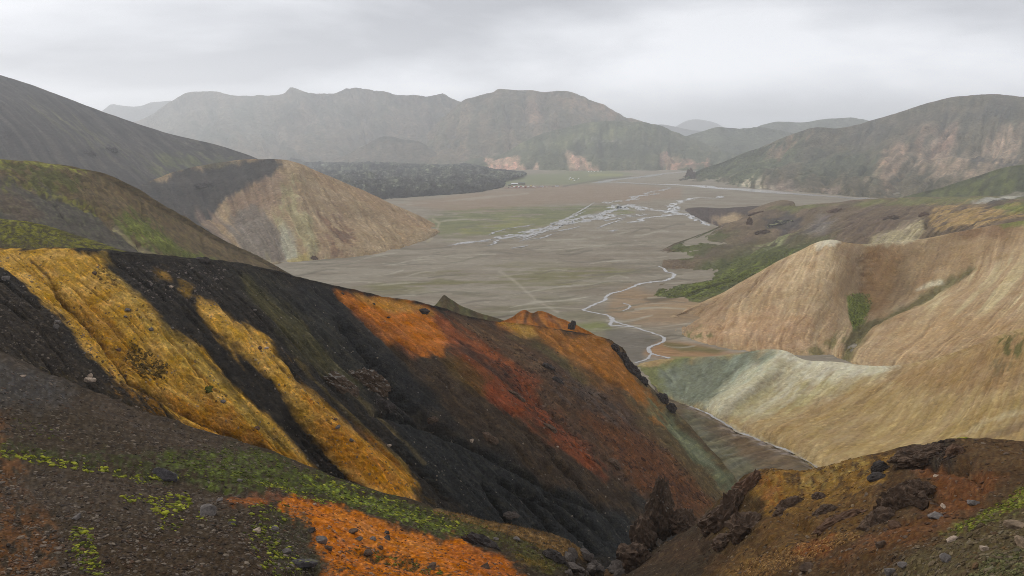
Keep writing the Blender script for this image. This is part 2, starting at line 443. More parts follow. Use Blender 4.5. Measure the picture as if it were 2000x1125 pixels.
# the gravel plain: one flat sheet, fine where it is seen
def make_floor():
    xs = np.concatenate([np.linspace(-1600, 450, 30)[:-1], np.linspace(450, 1560, 400), np.linspace(1560, 3600, 30)[1:]])
    ys = np.concatenate([np.linspace(1100, 740, 8)[:-1], np.linspace(740, 322, 270), np.linspace(322, 284, 14)[1:]])
    PX, PY = np.meshgrid(xs, ys, indexing='ij')
    r, u = (PX - 1000) / FOC, (562.5 - PY) / FOC
    fy, fz = CP + u * SP, -SP + u * CP
    t = -CAM_Z / fz
    G = np.stack([r * t, fy * t, np.zeros_like(t)], -1)
    G[..., 0] = np.clip(G[..., 0], -17500, 17500)
    # a near edge that carries the sheet back under the hill the camera stands on
    e0 = G[:, :1].copy(); e0[..., 1] = -900; e0[..., 0] = np.linspace(-3000, 3000, len(xs))[:, None]
    G = np.concatenate([e0, G], 1); PX = np.concatenate([PX[:, :1], PX], 1); PY = np.concatenate([PY[:, :1] + 1000, PY], 1)
    X, Y = G[..., 0], G[..., 1]
    U, V = X * 0.35 + 0.12 * Y * .35, Y * 0.35 - 0.12 * X * .35
    pts = [
        mottle((116, 104, 92), 0.55, 60, 0.05, 3.0),
        mottle((142, 132, 120), 0.5, 35, 0.25, 4.0),
        area([(760, 400), (960, 374), (1180, 360), (1330, 368), (1330, 385), (1210, 395), (1000, 405), (860, 412)], (134, 114, 98), 0.8, 6, 8, 80),
        area([(1240, 335), (1330, 332), (1340, 355), (1200, 352)], (132, 122, 110), 0.7, 4, 3, 60),
        area([(970, 352), (1030, 342), (1090, 336), (1200, 335), (1250, 340), (1180, 352), (1090, 362), (1000, 363)], (110, 114, 84), .8, 3, 3, 60),
        area([(1150, 340), (1220, 338), (1215, 344), (1150, 345)], (140, 138, 92), 0.7, 2, 2, 40),
        area([(835, 425), (900, 412), (1000, 408), (1100, 404), (1190, 400), (1215, 406), (1190, 415), (1130, 426), (1080, 438), (1020, 452), (940, 462), (870, 466), (845, 450)], (108, 108, 72), .85, 7, 10, 40, -.45, 30, 2),
        area([(900, 440), (1000, 425), (1080, 425), (1060, 438), (960, 455), (900, 458)], (128, 124, 78), .7, 5, 10, 40, .05, 22, 2),
        area([(835, 425), (1000, 408), (1190, 400), (1200, 410), (1000, 430), (850, 445)], (92, 94, 66), .7, 4, 10, 40, .1, 26, 2),
        area([(1190, 405), (1240, 408), (1250, 416), (1200, 420)], (110, 112, 70), 0.7, 4, 5, 40, 0.0, 20, 2),
        area([(690, 560), (800, 540), (950, 528), (1100, 524), (1230, 520), (1250, 535), (1180, 552), (1040, 560), (880, 566), (760, 572)], (108, 102, 70), 0.8, 12, 14, 60, -0.1, 40, 3),
        area([(1060, 528), (1240, 520), (1250, 530), (1150, 545)], (116, 112, 68), 0.7, 8, 10, 60, 0, 40, 3),
        area([(880, 600), (1060, 580), (1150, 600), (1200, 640), (1240, 700), (1100, 700), (1000, 640)], (108, 102, 80), 0.6, 12, 14, 60, 0.0, 40, 3),
        area([(1180, 640), (1260, 650), (1290, 668), (1260, 690), (1250, 712), (1190, 700)], (98, 92, 86), 0.7, 8, 6, 60),
        area([(1230, 560), (1290, 575), (1400, 585), (1400, 610), (1330, 640), (1240, 640), (1180, 615), (1190, 580)], (140, 116, 92), 0.8, 10, 10, 60),
        area([(1230, 590), (1330, 585), (1400, 590), (1350, 615), (1250, 612)], (160, 134, 104), 0.75, 8, 10, 60),
        area([(1290, 668), (1360, 670), (1480, 690), (1460, 700), (1330, 700), (1260, 690)], (146, 112, 82), 0.9, 8, 8, 60),
        area([(1300, 672), (1350, 676), (1420, 684), (1400, 690), (1330, 684)], (96, 90, 58), 0.8, 4, 5, 40),
        area([(1310, 697), (1380, 697), (1420, 702), (1350, 705)], (104, 112, 56), 0.8, 3, 3, 40),
        area([(1120, 632), (1180, 630), (1190, 640), (1150, 645)], (112, 116, 66), 0.7, 6, 5, 40),
        area([(1260, 584), (1310, 578), (1330, 584), (1280, 590)], (92, 80, 62), 0.8, 3, 4, 40),
        seam([(975, 530), (1000, 545), (1020, 562), (1045, 585), (1090, 610)], 2.5, (160, 150, 136), 0.55, 3, 1),
        seam([(845, 428), (858, 436), (852, 452), (842, 466), (835, 472)], 3.5, (150, 138, 118), 0.8, 2, 1),
        seam([(795, 400), (880, 392), (960, 384), (1030, 378)], 2.5, (150, 140, 128), 0.55, 2, 2),
        seam([(985, 368), (1080, 364), (1110, 365)], 2, (122, 92, 80), 0.8, 1.5, 1),
        seam([(1100, 364), (1150, 355), (1190, 349), (1232, 345)], 2.2, (96, 92, 82), 0.9, 1.2, .5),
    ]
    for k in range(190):                       # old flow lines in the gravel
        x0, y0 = rng.uniform(520, 1300), rng.uniform(440, 690)
        ln = rng.uniform(40, 190); sl = rng.uniform(-.13, .02)
        line = [(x0 + ln * f, y0 + ln * f * sl + 3 * math.sin(f * 5 + k)) for f in np.linspace(0, 1, 6)]
        pts.append(seam(line, [0.5, 1.2, 0.5], [(158, 150, 138), (96, 88, 78), (104, 98, 84)][k % 3], 0.6, 1.2, 1.5, 30))
    C = lay_colour((132, 122, 110), pts, PX, PY, U, V, 3) * 1.08
    nu, N = PX.shape
    idx = np.arange(nu * N).reshape(nu, N)
    F = np.stack([idx[:-1, :-1], idx[1:, :-1], idx[1:, 1:], idx[:-1, 1:]], -1).reshape(-1, 4)
    me = mesh_np('valley_floor', G.reshape(-1, 3), F, True, C.reshape(-1, 3))
    link('valley_floor', me, M_floor, label='flat grey brown gravel plain on the valley bottom', kind='structure')
    PATCH['valley_floor'] = dict(G=G, n=np.broadcast_to(np.array([0, 0, 1.0]), G.shape), px=PX, py=PY, nb=0, nu=nu, N=N, C=C)
make_floor()

FARB = [(0, 400, -60), (0, 1500, -420)]
def colfan(ridge, d0, mid, foot):                 # fall lines under a ridge: half-way point and floor point
    out = []
    for (x, y) in ridge:
        d = d0(x) if callable(d0) else d0
        zx = x + mid[0]; 
        p0 = at(x, y, d); f = fl(x + foot[0], foot[1])
        m = mid[1]
        out.append([(x, y, d), (p0[0] * (1 - m) + f[0] * m, p0[1] * (1 - m) + f[1] * m, p0[2] * (1 - m) ** 1.25, 0), (f[0], f[1], -3.0, 0)])
    return out

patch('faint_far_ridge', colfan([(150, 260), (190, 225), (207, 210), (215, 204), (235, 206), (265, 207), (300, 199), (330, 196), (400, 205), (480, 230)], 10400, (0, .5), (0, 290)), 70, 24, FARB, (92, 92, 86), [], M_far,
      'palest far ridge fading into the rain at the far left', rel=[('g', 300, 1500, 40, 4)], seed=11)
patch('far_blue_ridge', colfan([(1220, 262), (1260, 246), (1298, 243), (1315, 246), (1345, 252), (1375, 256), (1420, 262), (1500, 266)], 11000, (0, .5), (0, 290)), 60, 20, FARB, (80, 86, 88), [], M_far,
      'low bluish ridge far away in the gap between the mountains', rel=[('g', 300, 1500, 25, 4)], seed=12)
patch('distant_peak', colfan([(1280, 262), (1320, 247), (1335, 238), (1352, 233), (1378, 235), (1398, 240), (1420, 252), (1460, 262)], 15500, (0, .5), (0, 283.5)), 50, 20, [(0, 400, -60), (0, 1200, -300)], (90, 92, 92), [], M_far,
      'hardly visible pale peak above the gap in the mountains', rel=[('g', 400, 1500, 30, 4)], seed=13)
patch('far_massif', [
    *colfan([(200, 262), (255, 240), (290, 224), (325, 199), (348, 185), (368, 178), (395, 175), (440, 179), (462, 184), (500, 187), (530, 184), (545, 185), (575, 180), (610, 176), (640, 177), (664, 175), (672, 168), (690, 166), (722, 169), (760, 175), (800, 179), (845, 181), (858, 178), (872, 184), (900, 193), (930, 204), (970, 226), (1010, 252), (1060, 282), (1110, 305)],
            lambda x: 7500 - 2.0 * (x - 250), (60, .5), (60, 317))],
    330, 130, FARB, (98, 88, 76), [
        area([(300, 200), (500, 190), (560, 240), (420, 300), (300, 280)], (92, 90, 80), .6, 20, 20),
        area([(560, 225), (605, 205), (600, 240), (575, 262)], (124, 108, 94), .6, 10, 14, 40, 0, 30),
        area([(800, 200), (900, 205), (960, 260), (880, 300), (760, 280), (740, 230)], (104, 90, 78), .5, 20, 25),
        area([(520, 290), (580, 290), (570, 312), (500, 305)], (128, 112, 96), .6, 8, 10, 40, 0.1, 20),
        mottle((112, 98, 84), .5, 36, .15), mottle((64, 66, 56), .6, 30, .15)], M_far,
    'long hazy mountain massif behind the lava field', rel=[('x', 1500, 1500, 90, 5), ('g', 420, 1700, 130, 5), ('f', 130, 200, 20, 4)], rills=[(40, .2, .6, 5, 12, 40, -.14, .16)], gain=1.3, seed=21, ridge_keep=.3)
patch('rounded_mountain', colfan([(830, 262), (880, 215), (905, 193), (925, 186), (940, 181), (958, 178), (975, 171), (1000, 173), (1030, 175), (1070, 177), (1108, 177), (1125, 182), (1148, 190), (1180, 203), (1212, 221), (1240, 232), (1262, 240), (1310, 262), (1360, 292)],
            5600, (0, .5), (0, 322)),
    240, 110, FARB, (100, 88, 72), [
        area([(1080, 178), (1160, 195), (1215, 222), (1180, 226), (1110, 205)], (132, 106, 86), .7, 8, 10),
        area([(1000, 200), (1060, 205), (1080, 230), (1030, 255), (1000, 240)], (120, 96, 80), .7, 10, 16, 40, 0, 30),
        area([(920, 190), (1000, 190), (1000, 230), (960, 240)], (74, 74, 60), .6, 14, 16),
        mottle((70, 70, 56), .6, 30, .15), mottle((124, 104, 86), .4, 24, .25)], M_far,
    'rounded brown mountain with a reddish right shoulder, beyond the huts', rel=[('x', 900, 900, 40, 5), ('g', 260, 1200, 75, 5), ('f', 90, 130, 12, 4)], rills=[(40, .2, .6, 4, 9, 22, -.14, .18)], gain=1.35, seed=22, ridge_keep=.35)
patch('low_dome_hill', colfan([(640, 316), (680, 300), (715, 282), (740, 268), (765, 266), (790, 272), (820, 276), (850, 296), (880, 316)], 5000, (0, .5), (0, 321)),
    80, 50, [(0, 200, -30), (0, 600, -160)], (92, 84, 72), [seam([(735, 268), (765, 268), (800, 276)], 6, (66, 66, 60), .7, 4, 3), mottle((116, 100, 84), .5, 14, .1)], M_far,
    'low rounded hill at the foot of the hazy massif', rel=[('g', 120, 600, 16, 5)], seed=23)
patch('green_shoulder_hill', [
    *colfan([(905, 318), (950, 308), (1000, 292), (1040, 270), (1090, 250), (1130, 241), (1180, 236), (1230, 237), (1275, 240), (1310, 252), (1345, 266), (1385, 283), (1420, 294), (1445, 305)], lambda x: 4650 + 0.6 * (x - 1000), (0, .42), (-6, 334))],
    330, 130, [(0, 300, -60), (0, 900, -220)], (76, 80, 60), [
        area([(1000, 290), (1100, 255), (1200, 240), (1300, 250), (1200, 268), (1080, 285)], (90, 96, 66), .7, 10, 12),
        area([(950, 312), (990, 305), (1030, 318), (1035, 333), (1000, 330), (960, 320)], (168, 138, 118), .9, 4, 10, 30),
        area([(1030, 322), (1048, 318), (1050, 334), (1028, 334)], (176, 148, 130), .85, 3, 8, 30),
        area([(1095, 290), (1115, 292), (1150, 320), (1170, 336), (1120, 336), (1105, 312)], (164, 138, 118), .8, 5, 9, 24, None, 14, .6),
        area([(1292, 288), (1310, 290), (1315, 302), (1340, 305), (1380, 310), (1385, 325), (1300, 328)], (148, 120, 102), .75, 5, 10, 24, None, 14, .6),
        area([(1050, 285), (1180, 268), (1280, 280), (1290, 300), (1180, 310), (1120, 300), (1060, 305)], (62, 68, 54), .75, 8, 14),
        seam([(1120, 273), (1170, 268), (1210, 274)], 6, (128, 124, 116), .5, 4, 6, 20, 0, 10),
        mottle((60, 62, 48), .6, 22, .1), mottle((116, 108, 86), .4, 16, .25)], M_big,
    'dark green shoulder with pale pink cliffs above the huts', rel=[('x', 500, 500, 26, 5), ('g', 110, 700, 26, 5), ('f', 40, 60, 4, 4)], rills=[(60, .2, .6, 2.5, 6, 9, -.2, .2)], gain=1.3, seed=24, foot=(0, -60, -20))
patch('gap_hills', colfan([(1270, 300), (1310, 272), (1345, 262), (1375, 254), (1402, 246), (1430, 248), (1462, 248), (1490, 246), (1530, 254), (1600, 262), (1700, 280)], 5600, (0, .5), (0, 318)),
    150, 70, FARB, (86, 88, 72), [mottle((66, 70, 56), .6, 24, .1), area([(1400, 246), (1430, 248), (1420, 265), (1395, 262)], (70, 72, 62), .6, 5, 6)], M_far,
    'grey green hills in the middle of the gap', rel=[('x', 500, 500, 26, 5), ('g', 160, 800, 34, 5)], gain=1.3, seed=25)
patch('flat_topped_ridge', colfan([(1440, 280), (1475, 256), (1490, 245), (1505, 238), (1535, 236), (1565, 239), (1600, 234), (1640, 229), (1680, 230), (1705, 236), (1780, 250), (1860, 270)], 6600, (0, .5), (0, 310)),
    140, 50, FARB, (90, 92, 78), [mottle((68, 72, 60), .6, 24, .1)], M_far,
    'flat topped grey ridge behind the right hand mountain', rel=[('x', 600, 600, 24, 5), ('g', 200, 800, 26, 5)], gain=1.3, seed=26)
patch('right_mountain', [
    [(1326, 352, 2960), (1330, 355)],
    [(1352, 338, 3020), (1345, 348, 2960), (1340, 358)],
    [(1400, 318, 3150), (1390, 342, 3010), (1370, 364)],
    [(1500, 281, 3350), (1470, 325, 3060), (1440, 368)],
    [(1580, 249, 3500), (1540, 308, 3080), (1500, 371)],
    [(1640, 248, 3560), (1600, 308, 3040), (1570, 375)],
    [(1720, 228, 3560), (1680, 308, 2950), (1640, 381)],
    [(1815, 200, 3520), (1770, 300, 2850), (1720, 388)],
    [(1860, 189, 3490), (1820, 300, 2800), (1770, 391)],
    [(1920, 183, 3450), (1880, 300, 2750), (1830, 395)],
    [(2000, 189, 3380), (1970, 300, 2650), (1950, 400)],
    [(2200, 205, 3200), (2150, 300, 2500), (2100, 410)],
    [(2500, 220, 3000), (2420, 300, 2350), (2350, 420)]],
    480, 230, [(0, 300, -60), (100, 1200, -300)], (92, 84, 68), [
        area([(1345, 340), (1400, 318), (1500, 282), (1570, 262), (1560, 300), (1480, 345), (1420, 352)], (78, 88, 60), .85, 12, 18),
        area([(1500, 282), (1570, 252), (1590, 255), (1540, 285), (1490, 302)], (148, 122, 100), .85, 6, 10, 30, -.1, 20),
        area([(1380, 352), (1450, 346), (1500, 350), (1510, 366), (1400, 362)], (182, 168, 148), .85, 5, 12, 18, .0, 14, .15),
        area([(1500, 352), (1580, 362), (1640, 372), (1600, 378), (1500, 368)], (140, 120, 108), .7, 8, 12, 30),
        area([(1740, 280), (1800, 255), (1850, 245), (1850, 290), (1800, 330), (1740, 350), (1700, 345), (1700, 310)], (148, 122, 104), .75, 16, 22, 60, -.2, 40, .5),
        area([(1860, 280), (1930, 262), (2000, 250), (2000, 320), (1900, 350), (1830, 362), (1800, 350)], (152, 130, 112), .75, 16, 22, 60, -.2, 40, .5),
        area([(1830, 248), (1870, 246), (1850, 290), (1800, 300)], (118, 90, 78), .5, 12, 14, 40),
        area([(1890, 310), (1960, 300), (2000, 305), (2000, 325), (1900, 330)], (70, 68, 66), .85, 6, 12, 20, .0, 20),
        area([(1810, 270), (1850, 250), (1790, 320), (1740, 335)], (166, 146, 126), .6, 8, 12, 30, .05, 20, .4),
        area([(1640, 250), (1800, 210), (1990, 192), (2000, 230), (1850, 235), (1700, 270)], (82, 76, 68), .7, 14, 16),
        area([(1560, 300), (1700, 280), (1700, 340), (1560, 355)], (70, 76, 56), .7, 14, 24),
        mottle((62, 62, 50), .55, 22, .15), mottle((126, 112, 92), .4, 16, .28)], M_big,
    'big brown green mountain with pinkish scree beyond the river on the right', rel=[('x', 600, 600, 26, 5), ('g', 150, 1200, 32, 5), ('f', 45, 90, 5, 4)], rills=[(70, .2, .6, 2.5, 8, 8, -.16, .26)], gain=1.15, seed=27, ridge_keep=.25, foot=(0, -40, -20),
    carve=[([(1860, 240), (1800, 300), (1740, 360)], 14, 22), ([(1700, 270), (1640, 320), (1590, 365)], 12, 16)])
patch('green_spur', [
    [(1765, 384, 1620), (1775, 394, 1480)], [(1850, 361, 1680), (1840, 378, 1580), (1835, 396, 1450)], [(1900, 345, 1705), (1890, 370, 1580), (1880, 397, 1430)],
    [(1945, 330, 1725), (1930, 364, 1570), (1920, 398, 1420)], [(2000, 320, 1740), (1990, 360, 1560), (1990, 400, 1400)],
    [(2150, 295, 1760), (2140, 350, 1540), (2130, 400, 1350)], [(2400, 270, 1780), (2390, 340, 1500), (2380, 400, 1300)]],
    200, 100, [(0, 80, -25), (0, 300, -110)], (72, 80, 50), [mottle((92, 100, 56), .7, 24, .05, .4), mottle((56, 54, 44), .7, 16, .15, .4), seam([(1880, 395), (1940, 385), (2000, 372)], 6, (140, 130, 118), .6, 3, 4)], M_mid,
    'dark green mossy spur at the right edge below the big mountain', rel=[('x', 160, 160, 8, 5), ('g', 50, 300, 6, 5)], rills=[(40, .2, .6, 1.5, 4, 3, -.3, .2)], gain=1.1, seed=28)

# lava field
patch('lava_field', [
    [(540, 317, 3950), (545, 338, 2950), (580, 368, 2150), (610, 398)],
    [(640, 318, 3900), (650, 340, 2780), (690, 368, 2100), (715, 393)],
    [(720, 318, 3900), (725, 338, 2830), (745, 367, 2110), (752, 390)],
    [(770, 318, 3850), (775, 337, 2850), (790, 363, 2200), (796, 386)],
    [(860, 320, 3800), (865, 334, 2950), (872, 356, 2350), (885, 380)],
    [(930, 322, 3650), (935, 334, 3000), (945, 350, 2520), (958, 372)],
    [(975, 330, 3400), (972, 340, 2900), (972, 354, 2550), (978, 367)],
    [(1028, 338, 3250), (1018, 344, 3050), (990, 352, 2780), (986, 362)]],
    420, 200, [(0, 60, -30)], (62, 62, 62), [
        mottle((98, 98, 94), .7, 11, .22, 3.2), mottle((84, 85, 80), .7, 40, .1, 2.5), mottle((40, 40, 42), .8, 8, .15, 1.6), mottle((76, 78, 68), .5, 30, .1, 1.5),
        seam([(715, 392), (790, 386), (885, 380), (958, 371), (978, 366)], 22, (44, 43, 44), .8, 8, 6)], M_lava,
    'dark rubbly lava field with pale moss caps in the middle of the valley', rel=[('x', 260, 260, 13, 4), ('x', 60, 60, 4, 3)], blocky=(21.0, 4.2), gain=1.05, res=.8, seed=31, foot=(0, -10, -12))

# dark scree mountain at the left
patch('dark_mountain_side', [
    [(-500, -30, 1650), (-250, 150, 1450), (-50, 430, 1050)],
    [(-150, 90, 1700), (50, 240, 1450), (180, 430, 1100)],
    [(0, 145, 1750), (150, 262, 1500), (290, 425, 1150)],
    [(60, 164, 1765), (195, 275, 1530), (330, 415, 1200)],
    [(105, 181, 1780), (240, 290, 1555), (370, 405, 1250)],
    [(200, 217, 1800), (310, 305, 1610), (420, 392, 1330)],
    [(330, 260, 1820), (390, 306, 1690), (460, 372, 1450)],
    [(430, 284, 1840), (460, 310, 1750), (510, 362, 1560)],
    [(500, 308, 1850), (520, 322, 1800), (560, 362, 1610)],
    [(570, 345, 1860), (590, 352, 1800), (620, 376, 1650)]],
    360, 200, [(0, 80, -30), (0, 400, -200)], (66, 61, 60), [
        area([(0, 150), (110, 182), (330, 262), (500, 308), (420, 300), (250, 262), (100, 220)], (56, 52, 52), .7, 12, 14),
        area([(310, 285), (420, 300), (450, 312), (380, 322), (330, 345), (300, 330)], (84, 86, 56), .85, 12, 16, 40, -.1, 24),
        area([(60, 190), (200, 260), (330, 335), (300, 345), (180, 280), (60, 215)], (88, 84, 62), .7, 10, 20, 24, .1, 14, .12),
        area([(0, 220), (150, 260), (300, 340), (320, 400), (200, 360), (0, 320)], (62, 57, 56), .6, 20, 20),
        area([(340, 262), (430, 288), (460, 305), (400, 300)], (104, 98, 88), .5, 4, 8, 20, .25, 14, .15),
        mottle((90, 84, 78), .6, 14, .15, .1), mottle((46, 44, 45), .6, 14, .15, .1),
        seam([(150, 300), (170, 292), (185, 302)], 8, (44, 42, 42), .8, 5, 6, 20, .0, 8), seam([(200, 290), (215, 286), (230, 294)], 9, (42, 40, 40), .8, 5, 6, 20, .0, 8)], M_mid,
    'dark grey scree mountainside rising at the left edge', rel=[('x', 400, 400, 9, 4), ('g', 60, 700, 6, 5), ('f', 18, 60, 1.3, 4)], rills=[(60, .15, .5, 1, 3, 1.2, -.14, .3)], gain=1.0, seed=32, ridge_keep=.3)

# two-tone cone hill on the plain
patch('black_and_tan_hill', [
    [(120, 430, 1130), (160, 480, 1000), (200, 540, 900)],
    [(262, 368, 1190), (300, 440, 1060), (390, 545, 900)],
    [(330, 337, 1235), (380, 420, 1090), (450, 528, 925)],
    [(400, 319, 1260), (440, 410, 1110), (505, 521)],
    [(460, 312, 1270), (490, 400, 1125), (548, 518)],
    [(520, 310, 1262), (545, 400, 1120), (592, 513)],
    [(560, 313, 1252), (600, 405, 1130), (645, 506)],
    [(610, 331, 1262), (660, 412, 1160), (720, 499)],
    [(680, 360, 1292), (735, 425, 1200), (785, 487)],
    [(760, 396, 1332), (800, 436, 1270), (830, 470)],
    [(815, 421, 1372), (838, 440, 1330), (850, 458)],
    [(848, 438, 1392), (856, 444, 1380), (860, 450)]],
    420, 260, [(5, 40, -14), (30, 160, -110)], (148, 125, 97), [
        area([(255, 370), (400, 318), (460, 311), (540, 308), (562, 318), (556, 335), (520, 350), (480, 372), (450, 380), (430, 400), (400, 430), (430, 470), (470, 500), (440, 520), (380, 500), (270, 400)], (60, 57, 56), .97, 6, 12, 40),
        area([(380, 318), (460, 312), (470, 316), (400, 325)], (104, 94, 72), .8, 3, 4),
        area([(330, 350), (400, 340), (420, 380), (380, 410), (340, 400)], (74, 68, 64), .7, 8, 18, 24, 0, 20),
        area([(360, 420), (420, 410), (450, 450), (480, 515), (420, 510), (380, 470)], (116, 98, 86), .8, 8, 14, 30, -.05, 24, .2),
        area([(450, 400), (500, 390), (540, 440), (570, 510), (480, 512), (450, 450)], (112, 102, 94), .85, 12, 14, 30),
        area([(450, 385), (500, 365), (545, 345), (560, 360), (540, 400), (490, 400), (455, 405)], (136, 112, 92), .85, 8, 12, 30),
        area([(545, 365), (590, 360), (610, 410), (620, 470), (640, 505), (570, 508), (560, 460), (530, 410)], (150, 138, 104), .85, 8, 16, 24, -.15, 24),
        area([(550, 440), (575, 460), (580, 500), (565, 505), (550, 470)], (162, 158, 142), .7, 6, 10),
        area([(555, 495), (600, 490), (610, 506), (560, 512)], (160, 140, 84), .7, 4, 6),
        area([(630, 400), (660, 420), (700, 470), (690, 500), (640, 500), (620, 450)], (110, 80, 62), .75, 8, 16, 20, 0, 20),
        area([(640, 420), (680, 450), (690, 490), (660, 490)], (86, 64, 52), .6, 6, 14, 16, .1, 12),
        area([(490, 480), (560, 500), (560, 514), (500, 520)], (140, 128, 100), .6, 4, 10, 20, .1, 14),
        area([(600, 326), (700, 366), (850, 440), (820, 455), (740, 420), (640, 365)], (150, 120, 90), .6, 8, 10),
        mottle((126, 100, 76), .4, 12, .15, .12), mottle((166, 144, 118), .35, 10, .22, .12),
        area([(262, 366), (400, 318), (540, 308), (562, 318), (545, 340), (470, 372), (430, 400), (330, 400)], (46, 44, 45), .5, 6, 12, 24, .1, 16, .4)], M_mid,
    'two coloured hill with a black cap and tan right flank standing on the plain', rel=[('x', 130, 130, 6, 4), ('g', 46, 320, 3.2, 5), ('f', 9, 24, .5, 4)], rills=[(150, .15, .6, 1.2, 3.5, 1.5, -.26, .3)], gain=1.12, seed=33, ridge_keep=.3, foot=(0, -16, -9),
    carve=[([(575, 325), (590, 400), (610, 500)], 10, -6), ([(450, 385), (470, 440), (490, 510)], 12, 7), ([(510, 360), (530, 430), (560, 505)], 10, 6), ([(660, 420), (690, 480)], 10, 4)])

# right-hand group of ash hills
patch('low_dark_bluff', [
    [(1340, 414, 1640), (1346, 418)], [(1358, 407, 1620), (1362, 418, 1545), (1366, 428)], [(1385, 406, 1600), (1388, 420, 1490), (1390, 438)],
    [(1420, 408, 1580), (1420, 424, 1470), (1418, 445)], [(1460, 405, 1560), (1455, 424, 1450), (1450, 448)], [(1520, 402, 1540), (1510, 424, 1440), (1500, 450)]],
    130, 70, [(0, 60, -4), (0, 160, -22)], (84, 72, 68), [
        area([(1390, 425), (1430, 418), (1470, 420), (1460, 440), (1400, 442)], (150, 128, 104), .9, 6, 8, 20), seam([(1410, 428), (1435, 426)], 8, (176, 152, 122), .7, 4, 4),
        mottle((66, 58, 56), .5, 12, .1, .3)], M_mid, 'low dark purple bluff with a pale cliff at the stream bank', rel=[('x', 60, 60, 2.0, 4), ('g', 20, 100, 1.4, 4)], seed=34, foot=(0, -16, -6))
patch('mossy_brown_hill', [
    [(1440, 428, 1460), (1420, 436, 1400), (1398, 446)],
    [(1490, 408, 1480), (1420, 440, 1350), (1338, 470)],
    [(1560, 405, 1440), (1450, 458, 1180), (1303, 497)],
    [(1620, 398, 1420), (1500, 470, 1050), (1390, 520, 905), (1288, 558)],
    [(1700, 392, 1400), (1560, 450, 1100), (1450, 520, 850), (1276, 580)],
    [(1780, 388, 1380), (1640, 440, 1100), (1520, 510, 860), (1330, 590, 722)],
    [(1860, 386, 1360), (1720, 430, 1060), (1640, 480, 840), (1480, 588, 700)],
    [(1920, 386, 1340), (1790, 428, 1010), (1720, 474, 830), (1580, 570, 705)],
    [(2000, 384, 1320), (1850, 420, 985), (1780, 466, 830), (1660, 560, 710)],
    [(2200, 370, 1270), (2000, 405, 945), (1900, 450, 820), (1800, 540, 710)],
    [(2450, 355, 1200), (2250, 390, 900), (2150, 450, 790), (2050, 530, 710)]],
    460, 260, [(0, 70, -8), (0, 300, -80)], (104, 88, 70), [
        area([(1285, 572), (1320, 545), (1400, 505), (1520, 468), (1610, 462), (1600, 485), (1480, 540), (1370, 588), (1310, 590)], (88, 90, 52), .9, 12, 14, 40, -.7, 30),
        area([(1310, 480), (1345, 458), (1400, 448), (1440, 448), (1400, 480), (1350, 510), (1315, 505)], (84, 90, 50), .95, 8, 14, 30, -.6, 30),
        area([(1400, 480), (1560, 440), (1640, 440), (1560, 480), (1460, 510), (1380, 540), (1310, 555), (1330, 520)], (92, 82, 62), .8, 12, 20), area([(1340, 540), (1420, 500), (1540, 470), (1620, 462), (1560, 485), (1440, 520)], (84, 84, 54), .7, 10, 14, 40, -.1, 24),
        area([(1275, 575), (1300, 550), (1380, 520), (1460, 495), (1560, 480), (1640, 478), (1560, 500), (1480, 540), (1400, 580), (1320, 586)], (76, 82, 46), .95, 12, 16, 40, -.75, 40),
        area([(1290, 575), (1350, 555), (1450, 525), (1540, 495), (1520, 510), (1440, 555), (1370, 582)], (96, 112, 44), .85, 10, 18, 24, .0, 20, .5),
        area([(1480, 480), (1510, 470), (1540, 450), (1560, 455), (1520, 480), (1470, 492)], (138, 138, 100), .75, 6, 10, 24, .0, 16),
        area([(1490, 425), (1540, 415), (1570, 425), (1560, 448), (1500, 448)], (70, 64, 60), .9, 5, 10, 20),
        area([(1480, 402), (1560, 402), (1700, 390), (1900, 384), (2000, 378), (2000, 392), (1880, 396), (1740, 398), (1600, 404), (1540, 412)], (106, 106, 62), .85, 4, 6, 40),
        area([(1600, 420), (1640, 425), (1610, 455), (1560, 462)], (118, 110, 104), .7, 8, 12),
        area([(1700, 460), (1760, 440), (1800, 425), (1818, 432), (1815, 450), (1790, 465), (1740, 480), (1690, 482)], (162, 148, 116), .9, 7, 8, 30),
        area([(1815, 405), (1860, 402), (1990, 398), (2010, 420), (1920, 440), (1830, 452), (1812, 430)], (156, 128, 84), .95, 6, 10, 30, -.3, 30),
        area([(1800, 424), (1822, 400), (1815, 440), (1805, 450)], (86, 70, 56), .8, 4, 5),
        area([(1940, 400), (2010, 395), (2010, 408), (1960, 412)], (112, 116, 58), .85, 4, 5, 30),
        area([(1920, 392), (2000, 372), (2010, 380), (1930, 400)], (64, 60, 56), .8, 3, 4), seam([(1900, 396), (1940, 390), (2005, 378)], 3, (178, 172, 160), .8, 2, 2),
        area([(1660, 430), (1740, 410), (1790, 410), (1760, 440), (1690, 465), (1640, 470)], (100, 84, 70), .7, 8, 12),
        mottle((84, 70, 62), .5, 14, .15, .2), mottle((126, 106, 92), .4, 10, .25, .15)], M_mid,
    'brown and moss green hillside between the plain and the tan hills', rel=[('x', 90, 90, 4, 5), ('g', 26, 260, 3.2, 5), ('f', 8, 20, .5, 4)], rills=[(90, .15, .5, 1.5, 4, 1.8, -.3, .3)], gain=1.1, seed=35, ridge_keep=.3,
    carve=[([(1810, 430), (1812, 450)], 5, 6), ([(1560, 430), (1460, 490), (1330, 545)], 10, 5)])
